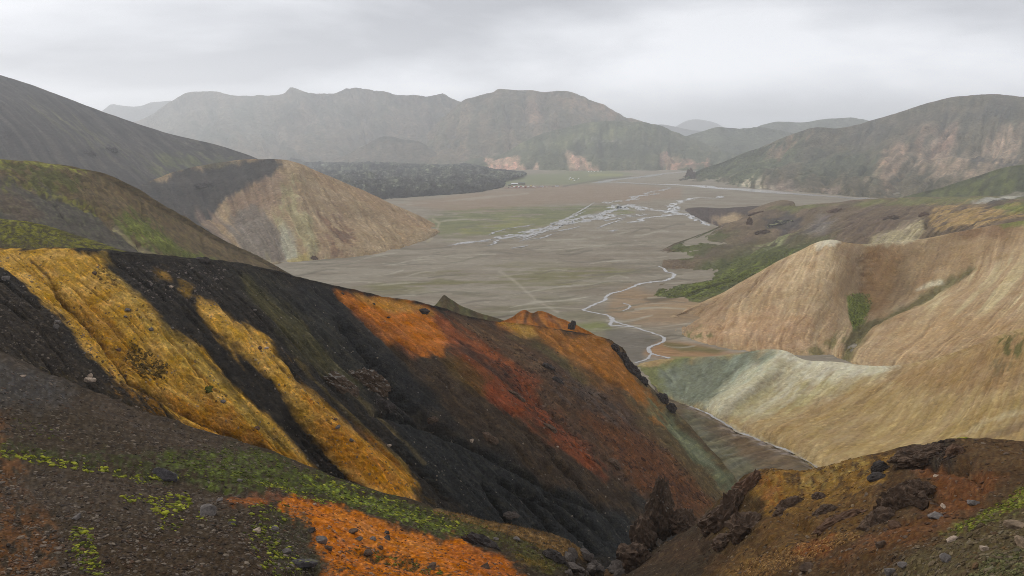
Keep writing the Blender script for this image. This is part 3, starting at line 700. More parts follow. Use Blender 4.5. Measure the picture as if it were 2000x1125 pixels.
patch('tan_cone_hills', [
    [(1284, 630), (1290, 636)],
    [(1330, 610, 668), (1305, 630, 645), (1310, 650)],
    [(1400, 580, 690), (1345, 628, 640), (1335, 658)],
    [(1450, 552, 700), (1395, 610, 645), (1370, 668)],
    [(1500, 522, 708), (1435, 600, 640), (1410, 678)],
    [(1560, 492, 715), (1510, 580, 640), (1480, 688)],
    [(1620, 468, 715), (1590, 560, 635), (1540, 694)],
    [(1660, 474, 716), (1630, 565, 640), (1590, 694)],
    [(1700, 477, 728), (1665, 570, 668), (1650, 625, 606), (1625, 692)],
    [(1740, 474, 742), (1715, 560, 700), (1680, 625, 618), (1640, 700)],
    [(1810, 466, 742), (1770, 565, 688), (1710, 630, 612), (1655, 706)],
    [(1870, 453, 740), (1840, 538, 686), (1745, 630, 590), (1680, 716)],
    [(1930, 440, 735), (1900, 530, 655), (1800, 635, 570), (1720, 726)],
    [(2000, 430, 730), (1950, 540, 618), (1860, 640, 540), (1780, 736)],
    [(2150, 405, 725), (2050, 540, 580), (1960, 640, 510), (1870, 745)],
    [(2400, 380, 715), (2300, 540, 550), (2200, 650, 480), (2110, 760)]],
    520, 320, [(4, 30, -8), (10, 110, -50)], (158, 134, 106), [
        area([(1290, 632), (1400, 580), (1500, 522), (1560, 495), (1560, 510), (1480, 560), (1380, 640), (1340, 660)], (138, 114, 90), .8, 10, 14),
        area([(1480, 560), (1560, 500), (1620, 475), (1640, 520), (1600, 560), (1540, 580)], (182, 158, 128), .7, 14, 20),
        area([(1350, 660), (1420, 600), (1520, 600), (1600, 620), (1580, 690), (1450, 690)], (162, 132, 104), .8, 14, 18),
        area([(1640, 480), (1690, 478), (1700, 560), (1690, 600), (1655, 570), (1640, 520)], (132, 110, 86), .75, 14, 14),  # shading of the cone's flank, put into the colour
        area([(1690, 480), (1760, 475), (1780, 520), (1740, 570), (1710, 620), (1690, 600), (1695, 540)], (142, 110, 74), .8, 12, 16, 40),
        area([(1760, 480), (1880, 455), (2000, 440), (2000, 480), (1900, 520), (1800, 560), (1740, 590)], (136, 112, 84), .8, 14, 16, 40),
        area([(1860, 450), (2000, 430), (2000, 450), (1900, 462)], (112, 84, 62), .7, 8, 8),
        area([(1940, 432), (2000, 420), (2010, 440), (1960, 442)], (102, 106, 56), .85, 4, 6, 30),
        area([(1590, 480), (1612, 462), (1640, 458), (1645, 474), (1600, 488)], (196, 186, 168), .8, 4, 5, 20),
        area([(1680, 474), (1760, 466), (1800, 460), (1780, 475), (1700, 482)], (178, 164, 136), .75, 4, 6, 20),
        area([(1800, 590), (1880, 540), (2000, 490), (2000, 600), (1880, 620)], (176, 160, 128), .75, 14, 20, 30, -.1, 30, .15),
        area([(1690, 700), (1760, 640), (2000, 600), (2000, 680), (1800, 715)], (154, 126, 94), .7, 14, 14),
        area([(1655, 572), (1694, 568), (1704, 590), (1690, 622), (1668, 645), (1656, 612)], (92, 106, 46), .97, 3, 5, 24), area([(1658, 580), (1700, 580), (1690, 620), (1668, 635)], (120, 132, 58), .8, 4, 6, 16, .1, 10, .6),
        seam([(1650, 706), (1662, 668), (1690, 640), (1740, 612), (1800, 580), (1850, 545), (1900, 520)], [16, 22, 16, 12, 10, 8], (94, 88, 58), .9, 6, 5),
        seam([(1790, 566), (1820, 552), (1838, 546)], [2, 5, 2], (184, 176, 156), .7, 3, 2), seam([(1745, 600), (1790, 575)], [2, 3], (170, 152, 128), .6, 3, 2),
        area([(1440, 688), (1540, 688), (1620, 670), (1650, 640), (1655, 665), (1600, 700), (1480, 698)], (104, 96, 60), .8, 5, 8, 30, -.1, 20),
        area([(1296, 636), (1345, 650), (1370, 640), (1390, 655), (1350, 664), (1310, 655)], (98, 96, 58), .8, 5, 8, 30, -.1, 20),
        mottle((178, 150, 116), .35, 6, .2, .2), mottle((134, 106, 80), .35, 7, .22, .2), mottle((176, 152, 120), .3, 40, .1, .3), mottle((136, 108, 80), .35, 26, .15, .15)], M_tan,
    'smooth tan ash hills with a green patch in their gully', rel=[('x', 70, 70, 2.6, 4), ('g', 34, 300, 1.3, 4), ('g', 7, 90, .16, 3), ('f', 2.5, 4, .12, 3)], rills=[(190, .15, .6, 1.0, 3.5, .6, -.2, .24), (30, .3, .7, 4, 10, 1.3, -.1, .14)], gain=1.14, res=.76, seed=36, ridge_keep=.3, foot=(0, -14, -9),
    carve=[([(1650, 706), (1662, 668), (1690, 640), (1740, 612), (1800, 580), (1850, 545), (1930, 500)], 9, 4.5), ([(1690, 490), (1700, 540), (1690, 600), (1665, 650)], 14, 5)])

patch('white_green_ridge', [
    [(1235, 716), (1255, 735), (1285, 765)],
    [(1280, 706, 512), (1300, 738, 470), (1306, 778, 434)],
    [(1330, 702, 498), (1335, 740, 462), (1330, 786, 424)],
    [(1400, 697, 470), (1385, 745, 440), (1352, 793, 414)],
    [(1460, 690, 452), (1420, 742, 434), (1366, 799, 407)],
    [(1500, 686, 442), (1446, 740, 421), (1380, 802, 399)],
    [(1530, 687, 431), (1468, 742, 405), (1396, 808, 388)],
    [(1568, 704, 416), (1502, 765, 396), (1427, 834, 375)],
    [(1640, 712, 395), (1560, 785, 374), (1472, 855, 356)],
    [(1740, 718, 368), (1640, 800, 346), (1533, 879, 329)],
    [(1800, 710, 350), (1700, 820, 324), (1602, 918, 292)],
    [(1900, 684, 325), (1800, 830, 296), (1690, 970, 257)],
    [(1975, 655, 306), (1900, 830, 274), (1800, 1005, 235)],
    [(2150, 620, 275), (2080, 830, 248), (2000, 1005, 214)],
    [(2350, 590, 250), (2300, 830, 228), (2250, 1005, 200)]],
    440, 260, [(3, 14, -5), (8, 60, -42)], (152, 128, 90), [
        area([(1235, 716), (1340, 702), (1300, 775), (1260, 750)], (100, 104, 66), .9, 8, 10, 40),
        area([(1290, 725), (1340, 703), (1420, 694), (1490, 686), (1530, 688), (1490, 722), (1440, 755), (1385, 798), (1330, 790), (1300, 770)], (102, 108, 92), .95, 12, 10, 40),
        area([(1525, 686), (1570, 703), (1650, 712), (1760, 719), (1680, 745), (1600, 775), (1520, 815), (1440, 820), (1390, 800), (1440, 760), (1500, 715)], (172, 160, 130), .8, 26, 18, 40), seam([(1528, 690), (1470, 738), (1395, 802)], [16, 44, 26], (182, 174, 150), .75, 24, 10), seam([(1520, 688), (1570, 706), (1650, 714), (1750, 720)], [14, 26, 30, 10], (188, 180, 158), .8, 15, 6), area([(1560, 715), (1680, 722), (1620, 760), (1500, 800), (1460, 800), (1520, 755)], (190, 182, 160), .6, 22, 18, 40, -.1, 30, .15),
        area([(1400, 690), (1500, 686), (1530, 690), (1500, 715), (1440, 745), (1420, 735)], (124, 136, 118), .5, 10, 14, 24, .1, 16, .15),
        area([(1440, 790), (1500, 760), (1570, 740), (1640, 750), (1560, 790), (1480, 820), (1430, 825)], (160, 146, 106), .8, 8, 14, 30, -.1, 30, .12),
        area([(1520, 800), (1640, 765), (1760, 735), (1700, 790), (1560, 850), (1480, 850)], (148, 122, 84), .75, 10, 16, 30, -.05, 24, .12),
        area([(1740, 718), (1850, 700), (1960, 662), (2000, 655), (2000, 760), (1850, 760), (1740, 750)], (140, 112, 78), .8, 12, 14),
        area([(1600, 860), (1800, 800), (2000, 760), (2000, 870), (1800, 870), (1650, 910)], (156, 132, 90), .7, 14, 18, 40, -.1, 40, .12),
        seam([(1850, 862), (1930, 820), (2000, 800)], [4, 8, 12], (178, 160, 126), .6, 6, 6), seam([(1900, 870), (2000, 830)], [8, 16], (112, 92, 74), .6, 8, 6),
        area([(1955, 658), (2000, 648), (2010, 680), (1985, 700), (1950, 680)], (88, 84, 48), .85, 6, 10, 24, -.1, 16),
        area([(1930, 700), (1990, 705), (1990, 725), (1940, 730)], (96, 84, 58), .6, 8, 10, 24, .1, 16),
        seam([(1380, 800), (1402, 816), (1427, 833), (1472, 854), (1533, 878), (1602, 915)], 5, (182, 168, 138), .5, 4, 4),
        mottle((170, 150, 116), .3, 7, .2, .16), mottle((126, 102, 74), .35, 8, .22, .14), mottle((132, 108, 78), .35, 30, .1, .12)], M_tan,
    'pale ridge running from grey green through white to ochre above the ravine stream', rel=[('x', 45, 45, 1.3, 4), ('g', 18, 200, .7, 4), ('g', 3.5, 60, .16, 4)], rills=[(150, .15, .6, 1.2, 4.5, .4, -.24, .26)], gain=1.12, res=.76, seed=37, ridge_keep=.25, foot=(0, -6, -5))
patch('ravine_slope', [
    [(1280, 758, 395), (1296, 770, 425), (1306, 782, 434)],
    [(1290, 785, 366), (1318, 786, 400), (1347, 793, 414)],
    [(1300, 820, 328), (1345, 808, 372), (1387, 810, 396)],
    [(1315, 858, 298), (1372, 836, 350), (1428, 838, 374)],
    [(1350, 900, 274), (1420, 868, 328), (1483, 860, 352)],
    [(1385, 940, 256), (1465, 896, 304), (1545, 884, 325)],
    [(1420, 980, 244), (1510, 938, 278), (1606, 922, 291)],
    [(1455, 1020, 232), (1570, 990, 250), (1690, 975, 256)],
    [(1500, 1080, 215), (1640, 1060, 225), (1800, 1040, 228)]],
    260, 150, [(-14, -14, -14)], (98, 84, 66), [
        area([(1340, 810), (1400, 850), (1470, 900), (1500, 930), (1440, 940), (1380, 880)], (102, 98, 78), .8, 14, 14),
        area([(1400, 825), (1480, 870), (1560, 900), (1540, 915), (1450, 880)], (104, 84, 64), .7, 12, 12),
        seam([(1345, 793), (1385, 809), (1425, 836), (1480, 858), (1540, 881), (1602, 918)], [12, 14, 18, 12, 12, 12], (134, 118, 104), .9, 5, 6, 16, -.1, 8),
        mottle((76, 66, 58), .5, 10, .15, .1), mottle((118, 106, 92), .4, 8, .25, .1)], M_tan,
    'grey brown stony bank left of the ravine stream', rel=[('x', 30, 30, .9, 4), ('g', 8, 100, .8, 5)], rills=[(70, .2, .7, 1.5, 4, .4, -.3, .3)], gain=1.05, seed=38, foot=(4, 4, -3))

# left middle ground
patch('mossy_left_hill', [
    [(-300, 296, 415), (-180, 400, 345), (-80, 545, 250)],
    [(-120, 304, 422), (-20, 400, 355), (80, 545, 265)],
    [(0, 312, 430), (70, 400, 372), (160, 545, 280)],
    [(60, 315, 438), (115, 395, 390), (215, 550, 295)],
    [(120, 324, 448), (165, 395, 408), (270, 550, 310)],
    [(200, 345, 470), (245, 420, 422), (360, 565, 330)],
    [(255, 375, 492), (290, 440, 444), (405, 575, 345)],
    [(300, 402, 510), (335, 462, 462), (445, 585, 360)],
    [(360, 436, 538), (390, 490, 490), (485, 595, 380)],
    [(420, 469, 570), (445, 512, 522), (525, 605, 400)],
    [(520, 518, 630), (535, 550, 580), (600, 640, 430)],
    [(565, 543, 662), (585, 575, 600), (650, 660, 450)],
    [(620, 582, 690), (640, 612, 620), (700, 690, 480)]],
    420, 260, [(5, 24, -8), (20, 120, -75)], (94, 78, 58), [
        area([(-100, 340), (20, 345), (90, 375), (190, 405), (225, 440), (300, 500), (250, 560), (-100, 560)], (76, 70, 65), .95, 8, 12, 40),
        area([(0, 355), (60, 385), (90, 420), (40, 430), (0, 410)], (88, 72, 60), .6, 12, 16),
        area([(0, 312), (120, 324), (160, 345), (150, 380), (80, 370), (20, 340), (0, 335)], (80, 78, 46), .85, 8, 14, 30, -.2, 24, .6),
        seam([(0, 318), (30, 350), (90, 375), (140, 392), (190, 410)], [10, 8, 6, 8, 10], (116, 110, 56), .75, 5, 6, 20, -.05, 10, .8),
        seam([(0, 314), (60, 316), (120, 325), (170, 335)], 5, (124, 120, 56), .8, 4, 4, 20, -.1, 10),
        area([(0, 350), (20, 355), (24, 380), (0, 372)], (112, 108, 50), .7, 5, 6, 20, 0, 10),
        area([(215, 420), (260, 405), (310, 440), (350, 480), (420, 510), (440, 525), (370, 520), (310, 490), (260, 460)], (90, 96, 46), .9, 8, 12, 30, -.25, 24, .5),
        area([(230, 430), (290, 440), (330, 475), (300, 480)], (112, 122, 52), .75, 8, 12, 20, .05, 14, .5),
        area([(280, 470), (330, 495), (400, 520), (360, 525), (300, 500)], (66, 74, 34), .7, 6, 10, 20, .05, 14, .5),
        seam([(225, 442), (260, 470), (290, 488), (315, 500)], 4, (130, 118, 92), .85, 3, 2),
        area([(200, 345), (300, 402), (420, 469), (530, 522), (500, 522), (400, 475), (290, 420), (210, 370)], (112, 92, 70), .7, 6, 10, 30, 0, 20, .4),
        mottle((70, 60, 44), .6, 9, .1, .6), mottle((118, 104, 66), .4, 8, .25, .6)], M_tan,
    'brown hill with bright moss lines left of the two coloured hill', rel=[('x', 40, 40, 1.6, 5), ('f', 10, 14, .55, 4), ('g', 14, 120, 1.0, 4)], rills=[(60, .15, .5, 1.5, 4, .8, -.3, .2)], gain=1.08, seed=39, ridge_keep=.35,
    carve=[([(20, 345), (90, 378), (190, 412), (230, 448), (310, 500)], 7, 1.6)])
patch('moss_bank', [
    [(-300, 395, 215), (-300, 470, 185), (-300, 560, 160)], [(-120, 412, 224), (-120, 480, 190), (-110, 560, 165)],
    [(0, 430, 230), (0, 490, 196), (5, 560, 170)], [(50, 436, 234), (55, 495, 200), (60, 560, 172)], [(100, 450, 237), (105, 500, 204), (115, 560, 175)],
    [(150, 466, 239), (160, 510, 206), (170, 565, 177)], [(195, 481, 240), (205, 520, 208), (215, 570, 180)], [(280, 508, 244), (290, 545, 212), (300, 590, 184)]],
    220, 90, [(2, 6, -2), (5, 30, -22)], (78, 72, 52), [mottle((122, 118, 48), .9, 9, .02, 1.4), mottle((60, 54, 42), .7, 7, .15, 1.2), area([(-20, 470), (60, 480), (200, 500), (200, 520), (-20, 520)], (76, 66, 56), .7, 8, 8)], M_near,
    'low bank streaked with yellow moss behind the yellow slope', rel=[('x', 14, 14, .6, 5), ('f', 3, 5, .2, 4)], seed=40)
patch('little_dark_peak', [
    [(825, 612, 330), (822, 640, 315)], [(848, 601, 345), (846, 640, 320)], [(860, 588, 352), (862, 640, 322)], [(867, 580, 356), (875, 640, 324)], [(876, 585, 358), (890, 645, 326)], [(896, 598, 362), (905, 650, 328)],
    [(925, 610, 368), (930, 655, 330)], [(960, 622, 372), (960, 660, 335)], [(1000, 634, 376), (1000, 670, 340)]],
    90, 50, [(0, 6, -3), (2, 40, -40)], (72, 62, 46), [mottle((92, 76, 54), .6, 10, .05, .4), mottle((84, 86, 56), .5, 14, .1, .4)], M_tan, 'small dark peak poking up behind the striped ridge', rel=[('x', 10, 10, .7, 4), ('g', 4, 30, .6, 4)], seed=41)
patch('orange_peaks', [
    [(975, 634, 352), (985, 665, 320)], [(1000, 624, 362), (1010, 670, 322)], [(1016, 613, 370), (1030, 670, 325)], [(1028, 610, 374), (1048, 672, 328)], [(1040, 615, 376), (1064, 674, 330)], [(1054, 611, 380), (1085, 676, 332)],
    [(1070, 615, 380), (1105, 680, 330)], [(1090, 624, 376), (1130, 684, 328)], [(1112, 632, 370), (1155, 690, 322)], [(1140, 646, 360), (1180, 700, 312)], [(1175, 664, 345), (1200, 720, 300)]],
    130, 70, [(0, 5, -3), (4, 40, -46)], (150, 92, 44), [
        seam([(1030, 612), (1022, 640)], 9, (74, 54, 40), .8, 4, 4), seam([(1045, 615), (1062, 640)], 10, (84, 60, 44), .8, 4, 4), seam([(1075, 618), (1100, 645)], 6, (92, 66, 46), .7, 5, 4),
        mottle((166, 112, 58), .5, 10, .1, .3), mottle((112, 70, 42), .5, 8, .2, .3)], M_tan, 'two small orange peaks beyond the striped ridge', rel=[('x', 8, 8, .5, 4), ('g', 4, 40, .9, 4)], seed=42)

# ------------------------------------------------------------------ the striped slope
YB1 = [(-60, 490), (60, 485), (125, 484), (192, 498), (228, 545), (290, 600), (342, 645), (396, 690), (450, 750), (520, 810), (575, 868), (612, 918), (580, 930), (520, 905), (470, 875), (415, 857), (370, 838), (335, 805), (300, 772), (250, 742), (212, 716), (180, 694), (152, 660), (128, 606), (82, 586), (50, 542), (0, 512)]
YB2 = [(378, 578), (412, 585), (442, 612), (490, 650), (520, 664), (532, 692), (562, 722), (592, 762), (642, 802), (702, 842), (752, 882), (792, 922), (812, 946), (806, 985), (770, 1000), (730, 965), (692, 930), (652, 892), (612, 850), (574, 802), (556, 772), (530, 742), (472, 700), (420, 640), (385, 600)]
CREASE = [(60, 505), (92, 530), (116, 570), (170, 620), (202, 660), (236, 702), (252, 735), (302, 765), (362, 800), (432, 838), (502, 872), (560, 905)]
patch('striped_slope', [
    [(-560, 440, 138), (-380, 540, 128), (-150, 660, 117)],
    [(-300, 468, 141), (-120, 610, 127), (60, 745, 115)],
    [(-60, 487, 146), (110, 610, 134), (330, 870, 117.5)],
    [(60, 487, 149), (200, 605, 139), (330, 735, 130), (560, 950, 121)],
    [(130, 485, 151), (265, 600, 141), (400, 750, 131), (630, 985, 122.5)],
    [(200, 488, 152.5), (330, 602, 142.5), (470, 762, 132.5), (700, 1010, 124)],
    [(330, 500, 157), (435, 592, 148), (565, 742, 137.5), (820, 1035, 128)],
    [(440, 516, 162), (560, 642, 150.5), (720, 800, 141.5), (980, 1085, 134)],
    [(560, 541, 170), (700, 690, 156), (900, 880, 146.5), (1150, 1115, 139)],
    [(700, 573, 186), (860, 700, 170), (1040, 855, 159), (1240, 1090, 148)],
    [(840, 601, 206), (990, 730, 188), (1150, 872, 174), (1310, 1055, 160)],
    [(940, 626, 224), (1090, 742, 206), (1230, 872, 191), (1360, 1030, 176)],
    [(1060, 641, 248), (1180, 760, 226), (1290, 882, 209), (1400, 1010, 192)],
    [(1150, 655, 262), (1250, 772, 243), (1340, 882, 225), (1430, 1000, 207)],
    [(1188, 666, 266), (1272, 775, 255), (1355, 882, 236), (1446, 995, 214)],
    [(1196, 670, 270), (1256, 740, 268), (1316, 797, 265), (1348, 830, 260), (1442, 944, 236), (1464, 990, 222)],
    [(1215, 682, 284), (1270, 752, 282), (1324, 812, 278), (1356, 850, 272), (1436, 962, 246), (1460, 1010, 230)],
    [(1210, 720, 300), (1262, 792, 298), (1310, 856, 292), (1345, 900, 284), (1420, 1010, 258), (1450, 1050, 240)]],
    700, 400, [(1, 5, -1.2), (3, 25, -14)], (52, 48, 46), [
        area([(-60, 520), (60, 560), (160, 690), (260, 780), (330, 840), (100, 760), (-60, 700)], (58, 51, 46), .9, 16, 20),
        area([(40, 690), (130, 730), (260, 790), (340, 850), (240, 800), (120, 765), (30, 710)], (72, 62, 42), .7, 10, 16, 30, 0, 16),
        area([(830, 600), (940, 626), (1150, 655), (1200, 670), (1330, 815), (1450, 950), (1440, 1010), (1330, 1040), (1250, 970), (1100, 870), (960, 790), (850, 690)], (80, 61, 49), .95, 16, 24, 60),
        area([(760, 690), (860, 690), (980, 770), (1100, 850), (1230, 950), (1300, 1040), (1240, 1060), (1080, 940), (900, 830)], (64, 53, 45), .95, 18, 24, 60),
        area([(760, 800), (900, 862), (1100, 950), (1240, 1008), (1250, 1080), (1150, 1090), (1000, 1060), (860, 960), (780, 870)], (47, 47, 48), .95, 8, 12, 60),
        area([(560, 545), (650, 568), (700, 640), (800, 720), (850, 790), (790, 800), (680, 720), (600, 640)], (46, 45, 46), .9, 12, 16, 60),
        area([(440, 520), (560, 545), (640, 640), (740, 760), (700, 780), (600, 690), (500, 590)], (56, 54, 51), .8, 14, 16, 50),
        area([(1190, 660), (1260, 735), (1320, 795), (1365, 840), (1480, 960), (1500, 1060), (1400, 1060), (1300, 900), (1230, 780)], (92, 79, 60), .95, 10, 12, 40),
        area(YB1, (194, 150, 74), .97, 7, 10, 50),
        area([(192, 500), (290, 605), (400, 700), (520, 815), (590, 895), (520, 860), (420, 760), (330, 690), (240, 590)], (184, 152, 82), .7, 12, 16, 50),  # olive right strip, painted lighter as the lit side
        area([(130, 565), (180, 575), (240, 640), (262, 700), (330, 770), (280, 750), (220, 680), (160, 610)], (158, 112, 44), .75, 14, 16, 40),
        area([(330, 770), (420, 790), (520, 850), (600, 915), (500, 885), (400, 850)], (168, 112, 44), .7, 14, 16, 40),
        area([(60, 540), (130, 605), (180, 690), (230, 715), (200, 650), (140, 590)], (176, 134, 60), .6, 6, 8, 40),
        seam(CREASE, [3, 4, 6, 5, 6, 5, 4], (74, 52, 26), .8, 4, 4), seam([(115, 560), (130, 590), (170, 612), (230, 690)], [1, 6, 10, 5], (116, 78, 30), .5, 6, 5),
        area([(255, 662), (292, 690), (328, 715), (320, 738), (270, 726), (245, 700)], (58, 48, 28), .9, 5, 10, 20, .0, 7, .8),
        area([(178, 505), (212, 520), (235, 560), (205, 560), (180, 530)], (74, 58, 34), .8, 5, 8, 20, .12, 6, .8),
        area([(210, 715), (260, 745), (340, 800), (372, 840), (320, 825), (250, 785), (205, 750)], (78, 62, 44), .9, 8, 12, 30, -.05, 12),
        area([(230, 745), (300, 775), (350, 815), (300, 800)], (150, 106, 46), .8, 6, 12, 24, .0, 12),
        area([(360, 650), (420, 710), (470, 770), (440, 760), (380, 690)], (118, 92, 44), .5, 8, 12, 24, .1, 8),
        area([(300, 514), (328, 522), (336, 540), (314, 540)], (148, 112, 52), .9, 8, 8, 30), area([(350, 548), (378, 562), (372, 574), (352, 562)], (140, 108, 50), .9, 7, 7, 30),
        area(YB2, (194, 150, 76), .97, 9, 12, 40),
        area([(600, 780), (700, 845), (800, 930), (812, 985), (730, 962), (650, 890)], (180, 120, 52), .8, 18, 16, 40),
        area([(580, 735), (640, 790), (690, 830), (640, 790)], (140, 104, 50), .7, 6, 14, 24),
        area([(800, 930), (830, 960), (860, 1000), (810, 1000), (800, 960)], (82, 66, 40), .8, 8, 10, 24, 0, 10),
        seam([(480, 548), (560, 640), (620, 690), (690, 750)], [10, 26, 26, 10], (84, 78, 54), .65, 14, 14, 40),
        seam([(640, 720), (690, 760), (760, 830), (830, 905)], [3, 4, 4, 3], (112, 98, 72), .6, 4, 4), seam([(580, 700), (640, 760), (700, 820), (790, 905)], [2, 4, 4, 3], (108, 92, 60), .6, 5, 5),
        seam([(340, 650), (420, 720), (480, 800), (560, 880)], [6, 10, 8, 4], (78, 66, 44), .6, 8, 10),
        area([(560, 790), (620, 860), (690, 930), (720, 965), (660, 950), (600, 890), (550, 830)], (42, 38, 36), .9, 8, 10),
        # orange and red
        area([(652, 566), (700, 574), (760, 586), (835, 602), (866, 640), (876, 672), (858, 698), (822, 694), (788, 672), (748, 644), (700, 612), (668, 590)], (166, 100, 46), .97, 9, 12, 40),
        area([(690, 590), (740, 625), (790, 665), (840, 690), (800, 690), (740, 650), (690, 615)], (112, 68, 44), .8, 10, 14, 40),
        area([(690, 572), (820, 597), (846, 615), (780, 608), (700, 586)], (164, 118, 58), .85, 7, 8, 40),
        area([(850, 610), (905, 645), (962, 682), (1004, 702), (1052, 742), (1066, 782), (1104, 812), (1164, 882), (1196, 925), (1150, 905), (1080, 846), (1020, 806), (960, 774), (926, 742), (890, 700), (862, 665)], (116, 66, 46), .95, 10, 16, 40),
        area([(860, 620), (940, 665), (1000, 705), (1000, 720), (930, 690), (880, 660)], (132, 76, 48), .8, 8, 12, 30),
        area([(935, 735), (1000, 770), (1060, 800), (1060, 820), (990, 795), (940, 765)], (124, 66, 44), .8, 8, 12, 30),
        area([(878, 652), (930, 690), (1000, 735), (1010, 752), (950, 730), (895, 690)], (62, 50, 45), .85, 7, 12, 30),
        area([(850, 700), (900, 700), (960, 740), (940, 770), (880, 740)], (82, 64, 38), .8, 14, 14),
        area([(1000, 745), (1070, 790), (1120, 830), (1090, 830), (1030, 800)], (60, 46, 42), .7, 8, 12, 24, 0, 12),
        area([(900, 625), (960, 640), (1080, 720), (1060, 730), (970, 680), (900, 640)], (104, 84, 66), .6, 8, 12, 30, 0, 12, .2),
        area([(1090, 715), (1180, 760), (1260, 830), (1240, 850), (1150, 800), (1090, 750)], (82, 72, 68), .75, 12, 18, 40, -.1, 14, .3),
        area([(980, 630), (1050, 640), (1110, 650), (1165, 658), (1194, 668), (1220, 706), (1250, 746), (1280, 780), (1310, 830), (1270, 800), (1225, 765), (1180, 735), (1130, 706), (1080, 672), (1045, 654)], (146, 97, 52), .96, 8, 12, 40),
        area([(980, 628), (1040, 638), (1052, 655), (1020, 652)], (176, 136, 72), .9, 6, 6, 30),
        area([(1000, 650), (1060, 660), (1130, 710), (1180, 745), (1140, 735), (1060, 690)], (84, 76, 54), .85, 10, 12),
        area([(1100, 690), (1190, 745), (1260, 800), (1240, 800), (1160, 750)], (112, 80, 52), .6, 10, 14),
        area([(1262, 765), (1302, 800), (1344, 842), (1404, 912), (1444, 948), (1432, 966), (1380, 922), (1320, 852), (1272, 800)], (100, 105, 84), .88, 10, 12, 30),
        seam([(1310, 830), (1360, 880), (1410, 930)], [3, 7, 4], (124, 128, 106), .6, 4, 5),
        area([(1150, 810), (1260, 840), (1350, 930), (1410, 990), (1340, 1010), (1250, 935)], (98, 64, 45), .85, 16, 18),
        area([(1300, 850), (1380, 930), (1400, 960), (1340, 920)], (92, 78, 58), .6, 10, 12),
        mottle((38, 36, 35), .35, 12, .25, .25), mottle((92, 80, 64), .22, 7, .3, .25)], M_near,
    'steep slope striped yellow, black, orange and red brown across the foreground ravine',
    rel=[('x', 30, 30, .9, 4), ('g', 9, 90, .7, 4), ('f', 2.2, 4, .2, 4), ('g', 2.5, 20, .16, 3), ('f', .9, 1.6, .07, 2)], rills=[(170, .12, .5, 1.5, 5, .5, -.4, .45), (30, .2, .5, 4, 8, .9, -.3, .15)], res=.8, seed=51, ridge_keep=.4,
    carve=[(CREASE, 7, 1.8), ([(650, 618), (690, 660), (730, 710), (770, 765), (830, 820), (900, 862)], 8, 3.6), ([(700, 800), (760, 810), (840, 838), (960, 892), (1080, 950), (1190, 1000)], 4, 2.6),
           ([(940, 940), (970, 985), (1010, 1040)], 5, 3.2), ([(960, 925), (1020, 965), (1070, 1010), (1100, 1060)], 5, 3.4), ([(1000, 940), (1080, 985), (1150, 1050), (1180, 1090)], 6, 3.6), ([(1060, 950), (1140, 1000), (1200, 1060)], 5, 2.6),
           ([(560, 640), (620, 690), (670, 740)], 5, .9), ([(600, 640), (650, 690), (690, 730)], 4, .8), ([(560, 790), (620, 860), (700, 950)], 16, 2.6), ([(610, 700), (700, 800), (800, 900), (900, 1000)], 7, 1.2),
           ([(100, 735), (200, 772), (260, 800), (330, 850)], 8, 1.3), ([(1000, 740), (1090, 800), (1200, 900), (1300, 1000)], 12, 1.0),
           ([(200, 520), (300, 640), (420, 780), (540, 900)], 22, -1.2), ([(400, 600), (500, 700), (640, 830), (760, 950)], 20, -1.0)])

